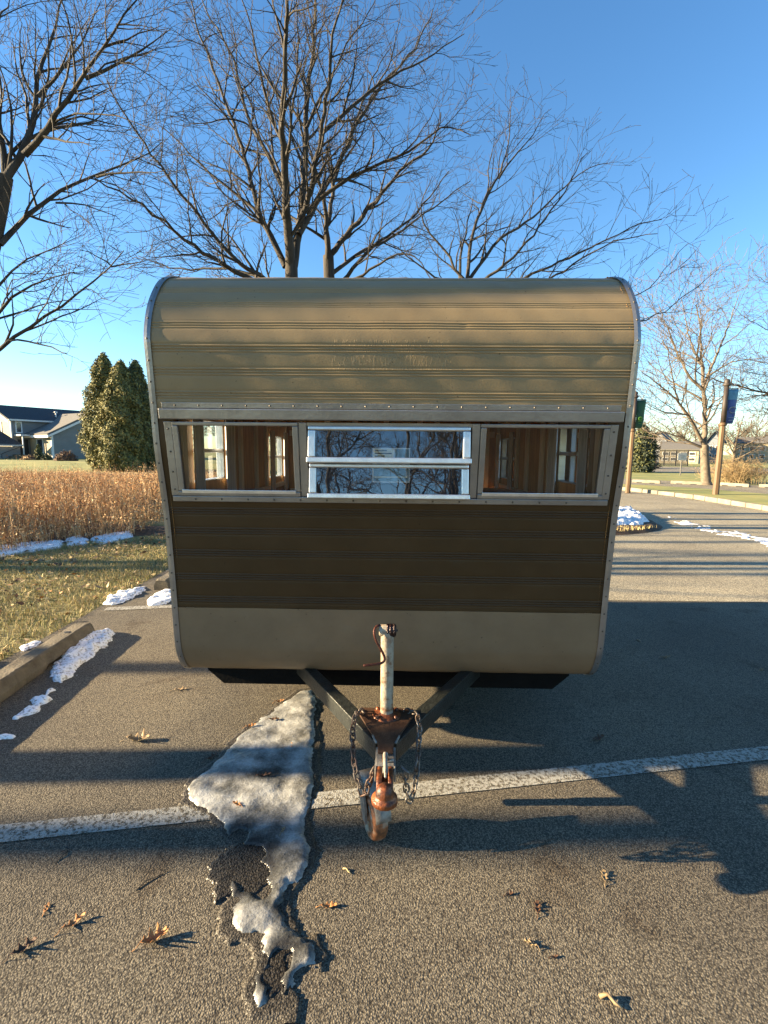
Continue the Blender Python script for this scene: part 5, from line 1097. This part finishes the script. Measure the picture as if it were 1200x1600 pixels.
mb = MB(); mb.prism([hp(u1_-1.3, 1.2, zb_), hp(u1_-1.2, 1.2, zb_), hp(u1_-1.2, 1.3, zb_), hp(u1_-1.3, 1.3, zb_)], (0, 0, 0), (0, 0, zwe-.4)); mb.prism([hp(u1_-1.5, 1.4, zwe-.35), hp(u1_-.6, 1.4, zwe-.35), hp(u1_-.6, 0, zwe-.35), hp(u1_-1.5, 0, zwe-.35)], (0, 0, 0), (0, 0, .15)); mb.obj('porch', 'trim', H_)
mb = MB(); 
for i in range(4): mb.prism([hp(u1_-3.2+i*.35, 0.05, zb_), hp(u1_-.9, .05, zb_), hp(u1_-.9, 1.3, zb_), hp(u1_-3.2+i*.35, 1.3, zb_)], (0, 0, .18*i), (0, 0, .18*i+.18))
mb.obj('step', 'concrete', H_)
mb = MB(); mb.tube([hp(u1_-3.3, 1.35, .9), hp(u1_-1.4, 1.35, 1.7)], .03, 6); mb.tube([hp(u1_-3.3, 1.35, .1), hp(u1_-3.3, 1.35, .9)], .03, 6); mb.obj('handrail', 'ink', H_)
# lower front roof at the far left
zl = zat(10, 696, 0, 0); mb = MB(); mb.prism([hp(-7, .02, zb_), hp(.35, .02, zb_), hp(.35, .9, zb_), hp(-7, .9, zb_)], (0, 0, 0), (0, 0, zl-.1-zb_)); mb.obj('lower_wall', 'sid_grey', H_)
mb = MB(); slab(mb, hp(-7, 1.2, zl), hp(.5, 1.2, zl), hp(-1.2, -.02, zl+1.6), hp(-7, -.02, zl+1.6), .1); mb.obj('lower_roof', 'shingle', H_)
mb = MB(); mb.prism([hp(-7, 1.25, zl-.06), hp(.55, 1.25, zl-.06), hp(.55, 1.2, zl-.06), hp(-7, 1.2, zl-.06)], (0, 0, 0), (0, 0, .18)); mb.obj('gutter', 'trim', H_)
b = G(104, 729); bb = P(104, 725, 44); shrub('round_shrub', (bb.x, 44, .18), .95, .85, 1.05, 3000, 'round red-brown clipped shrub in front of the grey house wing', ['shrub_br', 'pr_brown'], [.6, .4], .13, 21)
bb = P(62, 725, 46); conifer('dwarf_conifer', (bb.x, 46, .2), 1.5, .28, 1800, 'small cone-shaped evergreen by the grey house door', ['ev_b', 'dk_green'], [.6, .4], .14, 22, cat='shrub')
bb = P(74, 725, 46); shrub('green_shrub', (bb.x, 46, .2), .5, .5, .8, 900, 'small green shrub under the lit wing window', ['dk_green', 'ev_b'], [.6, .4], .12, 23)
bb = P(48, 727, 46); shrub('brown_shrub', (bb.x, 46, .15), 1.0, .6, .7, 1200, 'scruffy brown planting beside the grey house steps', ['shrub_br', 'pr_tan'], [.6, .4], .13, 24)

# ------------------------------------------------------------------ far houses, fence, sign, poles
def far_house(px0, px1, py_b, py_e, py_r, Y, wm, rm, label, gable='front', wins=2):
    a_, b_ = P(px0, py_b, Y), P(px1, py_b, Y); W = b_.x-a_.x; ze = P(px0, py_e, Y).z; zr = P(px0, py_r, Y).z; D = max(8, W*.6); e_ = empty('far_house', (a_.x, Y, -.05)); tag(e_, label, 'house')
    MB().box((W/2, D/2, ze/2), (W, D, ze)).obj('wall', wm, e_); mb = MB()
    if gable == 'front':
        mb2 = MB(); mb2.prism([(0, -.01, ze), (W, -.01, ze), (W/2, -.01, zr)], (0, 0, 0), (0, D, 0)); mb2.obj('gable', wm, e_)
        slab(mb, (-.4, -.4, ze-.2), (W/2, -.4, zr), (W/2, D+.4, zr), (-.4, D+.4, ze-.2)); slab(mb, (W+.4, -.4, ze-.2), (W+.4, D+.4, ze-.2), (W/2, D+.4, zr), (W/2, -.4, zr))
    else:
        slab(mb, (-.4, -.4, ze-.1), (W+.4, -.4, ze-.1), (W+.4, D/2, zr), (-.4, D/2, zr)); slab(mb, (-.4, D+.4, ze-.1), (-.4, D/2, zr), (W+.4, D/2, zr), (W+.4, D+.4, ze-.1))
    mb.obj('roof', rm, e_); e_.rotation_euler = (0, 0, -R(38))
    for i in range(wins):
        for (zz, hh_) in ((ze*.22, ze*.18), (ze*.62, ze*.18)):
            x = W*(i+.7)/(wins+.4); f = MB().box((x, -.05, zz+hh_/2), (W*.14+.2, .08, hh_+.2)).obj('window', 'trim', e_); MB().box((x, -.10, zz+hh_/2), (W*.14, .04, hh_)).obj('pane', 'pane', f)
    return e_
far_house(1148, 1190, 713, 692, 683, 95, 'sid_cream', 'shingle_l', 'pale yellow two-storey house behind the orange bush at right', 'side', 3)
far_house(1012, 1036, 712, 688, 675, 90, 'sid_blue', 'shingle_l', 'blue-grey gabled house just right of the dark evergreen')
far_house(1030, 1082, 713, 702, 690, 80, 'sid_cream', 'shingle_l', 'long low pale roofed house behind the dark fence', 'side', 4)
far_house(1104, 1121, 714, 690, 674, 92, 'sid_blue', 'shingle', 'narrow slate-blue gabled house between the forked trunk and the blue pole')
far_house(1193, 1230, 715, 695, 680, 100, 'sid_cream', 'shingle_l', 'tan house cut off by the right edge', 'side', 2)
a_, b_ = P(1020, 718, 62), P(1075, 719, 60); e_ = empty('privacy_fence', a_.xy.to_3d()); tag(e_, 'dark wooden fence beyond the far road left of the forked tree', 'fence'); L_ = (b_-a_).length; rzz = math.atan2(b_.y-a_.y, b_.x-a_.x); e_.rotation_euler = (0, 0, rzz)
mb = MB(); hF = P(1050, 704, 61).z
for i in range(30): mb.box((L_*(i+.5)/30, 0, hF/2-.0), (L_/30-.03, .04, hF-.05*(i % 2)))
mb.obj('board_panel', 'fence', e_)
for i in range(4): MB().box((L_*i/3, .08, hF/2+.05), (.12, .1, hF+.1)).obj('post', 'fence', e_)
# leaf litter and thatch scattered in the near lawn
X, Y, d = scatter(lawn_poly, 9000, 77); rgl = np.random.default_rng(78)
kk = vnoise(X, Y, 1.6, 31)+rgl.random(len(X))*.5 > .72; X, Y = X[kk], Y[kk]; cl = np.stack([X, Y, np.full(len(X), .012)], -1); nl_ = np.tile([[0, 0, 1.]], (len(X), 1))
tag(tufts('leaf_litter', cl, nl_, .055, ['leaf_tan', 'leaf_brown', 'straw', 'leaf_orange'], [.4, .25, .2, .15], None, rgl), 'scattered dead leaf scraps lying in the dormant lawn', 'leaf litter', kind='stuff')
# little white sign
g = G(1063, 743); e_ = empty('road_sign', g); tag(e_, 'small white square sign on a thin post beyond the far wheel stops', 'sign'); ht = P(1063, 708, g.y).z; hb = P(1063, 719, g.y).z
MB().box((0, 0, ht/2-.05), (.06, .04, ht-.1)).obj('post', 'galv', e_); MB().box((0, -.04, (ht+hb)/2), (.62, .02, ht-hb)).obj('sign_panel', 'sign_w', e_, bevel=.01)
mb = MB(); mb.box((0, -.053, (ht+hb)/2+.05), (.3, .004, .05)); mb.box((0, -.053, (ht+hb)/2-.08), (.22, .004, .04)); mb.obj('sign_print', mat('faint_print', (.5, .5, .5)), e_)
def pole(px, pyb, pyt, wpx, bpx, bt, bb_, side_, kind, label):
    g = G(px, pyb, .115); Y = g.y; e_ = empty('banner_pole', g); tag(e_, label, 'banner pole', None); H = P(px, pyt, Y).z-.115; w_ = wpx/F*Y/2
    lean_x = math.tan(R(.6)); zs = H*.62
    def ax_(z): return Vector((lean_x*z, 0, z))
    MB().tube([ax_(-.1), ax_(zs)], [w_*1.15, w_], 8, sm=False).obj('lower_post', 'post_wood', e_)
    mb = MB(); mb.tube([ax_(zs+.001), ax_(zs+.06)], [w_*1.25, w_*1.4], 8); mb.tube([ax_(zs+.061), ax_(zs+.11)], [w_*1.4, w_*.95], 8); mb.obj('collar', 'post_wood', e_)
    MB().tube([ax_(zs+.111), ax_(H-.12)], [w_*.92, w_*.85], 8).obj('upper_post', 'post_dark', e_)
    mb = MB(); mb.lathe([(w_*.9, 0), (w_*1.35, .03), (w_*1.35, .08), (w_*.8, .12), (w_*1.05, .17), (w_*.8, .23), (0, .26)], ax_(H-.119), 'Z', 12); mb.obj('finial', 'post_dark', e_)
    z0 = P(px, bb_, Y).z-.115; z1 = P(px, bt, Y).z-.115; bw = bpx/F*Y; n_ = 10; vs = []
    for j in range(n_+1):
        z = z1+(z0-z1)*j/n_
        for i in range(5):
            x = w_*.9+.0+bw*i/4*(1 if j < n_*.68 else 1-.28*(j-n_*.68)/(n_*.32)); vs.append((lean_x*z+x, .03*math.sin(i*1.1+j*.7), z))
    mb = MB(); mb.add(vs, [(j*5+i, j*5+i+1, (j+1)*5+i+1, (j+1)*5+i) for j in range(n_) for i in range(4)], 0, True)
    for k_, f_ in enumerate(mb.f):
        if kind == 'blue' and k_//4 < 3: mb.mi[k_] = 1
    bn = mb.obj('banner', ['ban_blue', 'ban_teal'] if kind == 'blue' else ['ban_green', 'ban_green'], e_)
    so = bn.modifiers.new('s', 'SOLIDIFY'); so.thickness = .012; so.offset = 0
    mb = MB(); xm = lean_x*(z0+z1)/2+w_+bw*.5; hB = z1-z0
    def strip_(t, ww, hh_, dx=0): z = z1-t*hB; mb.box((lean_x*z+w_+bw*.42+dx, -.055, z), (bw*ww, .004, hB*hh_))
    if kind == 'blue':
        an = np.linspace(.1, 3.04, 12); zc = z1-.60*hB; mb.tube([(xm+bw*.38*math.cos(t), -.055, zc+hB*.09*math.sin(t)) for t in an], .02, 4); mb.tube([(xm+bw*.3*math.cos(t), -.055, zc-.03*hB-hB*.05*math.sin(t)) for t in an], .016, 4)
        strip_(.82, .6, .022); strip_(.90, .52, .030)
    else:
        an = np.linspace(0, 6.28, 14); zc = z1-.66*hB; mb.tube([(xm-bw*.1+bw*.2*math.cos(t), -.055, zc+hB*.05*math.sin(t)) for t in an], .03, 4); strip_(.60, .4, .03); strip_(.75, .5, .025); strip_(.83, .3, .02)
    mb.obj('banner_print', 'ban_pale' if kind == 'blue' else 'ban_lime', e_)
    mb = MB(); mb.tube([(lean_x*z1+w_*.5, 0, z1+.02), (lean_x*z1+w_+bw, 0, z1+.02)], .015, 6); mb.obj('banner_rod', 'post_dark', e_)
pole(1118, 772.5, 598, 8.2, 14, 608, 662, 1, 'blue', 'wooden lamp-like pole with a blue banner on the grass verge at right')
pole(981, 766, 617, 7.0, 13, 625, 669, 1, 'green', 'wooden pole with a green banner close against the trailer edge')

print('objects', len(bpy.data.objects), 'verts', sum(len(m.vertices) for m in bpy.data.meshes))
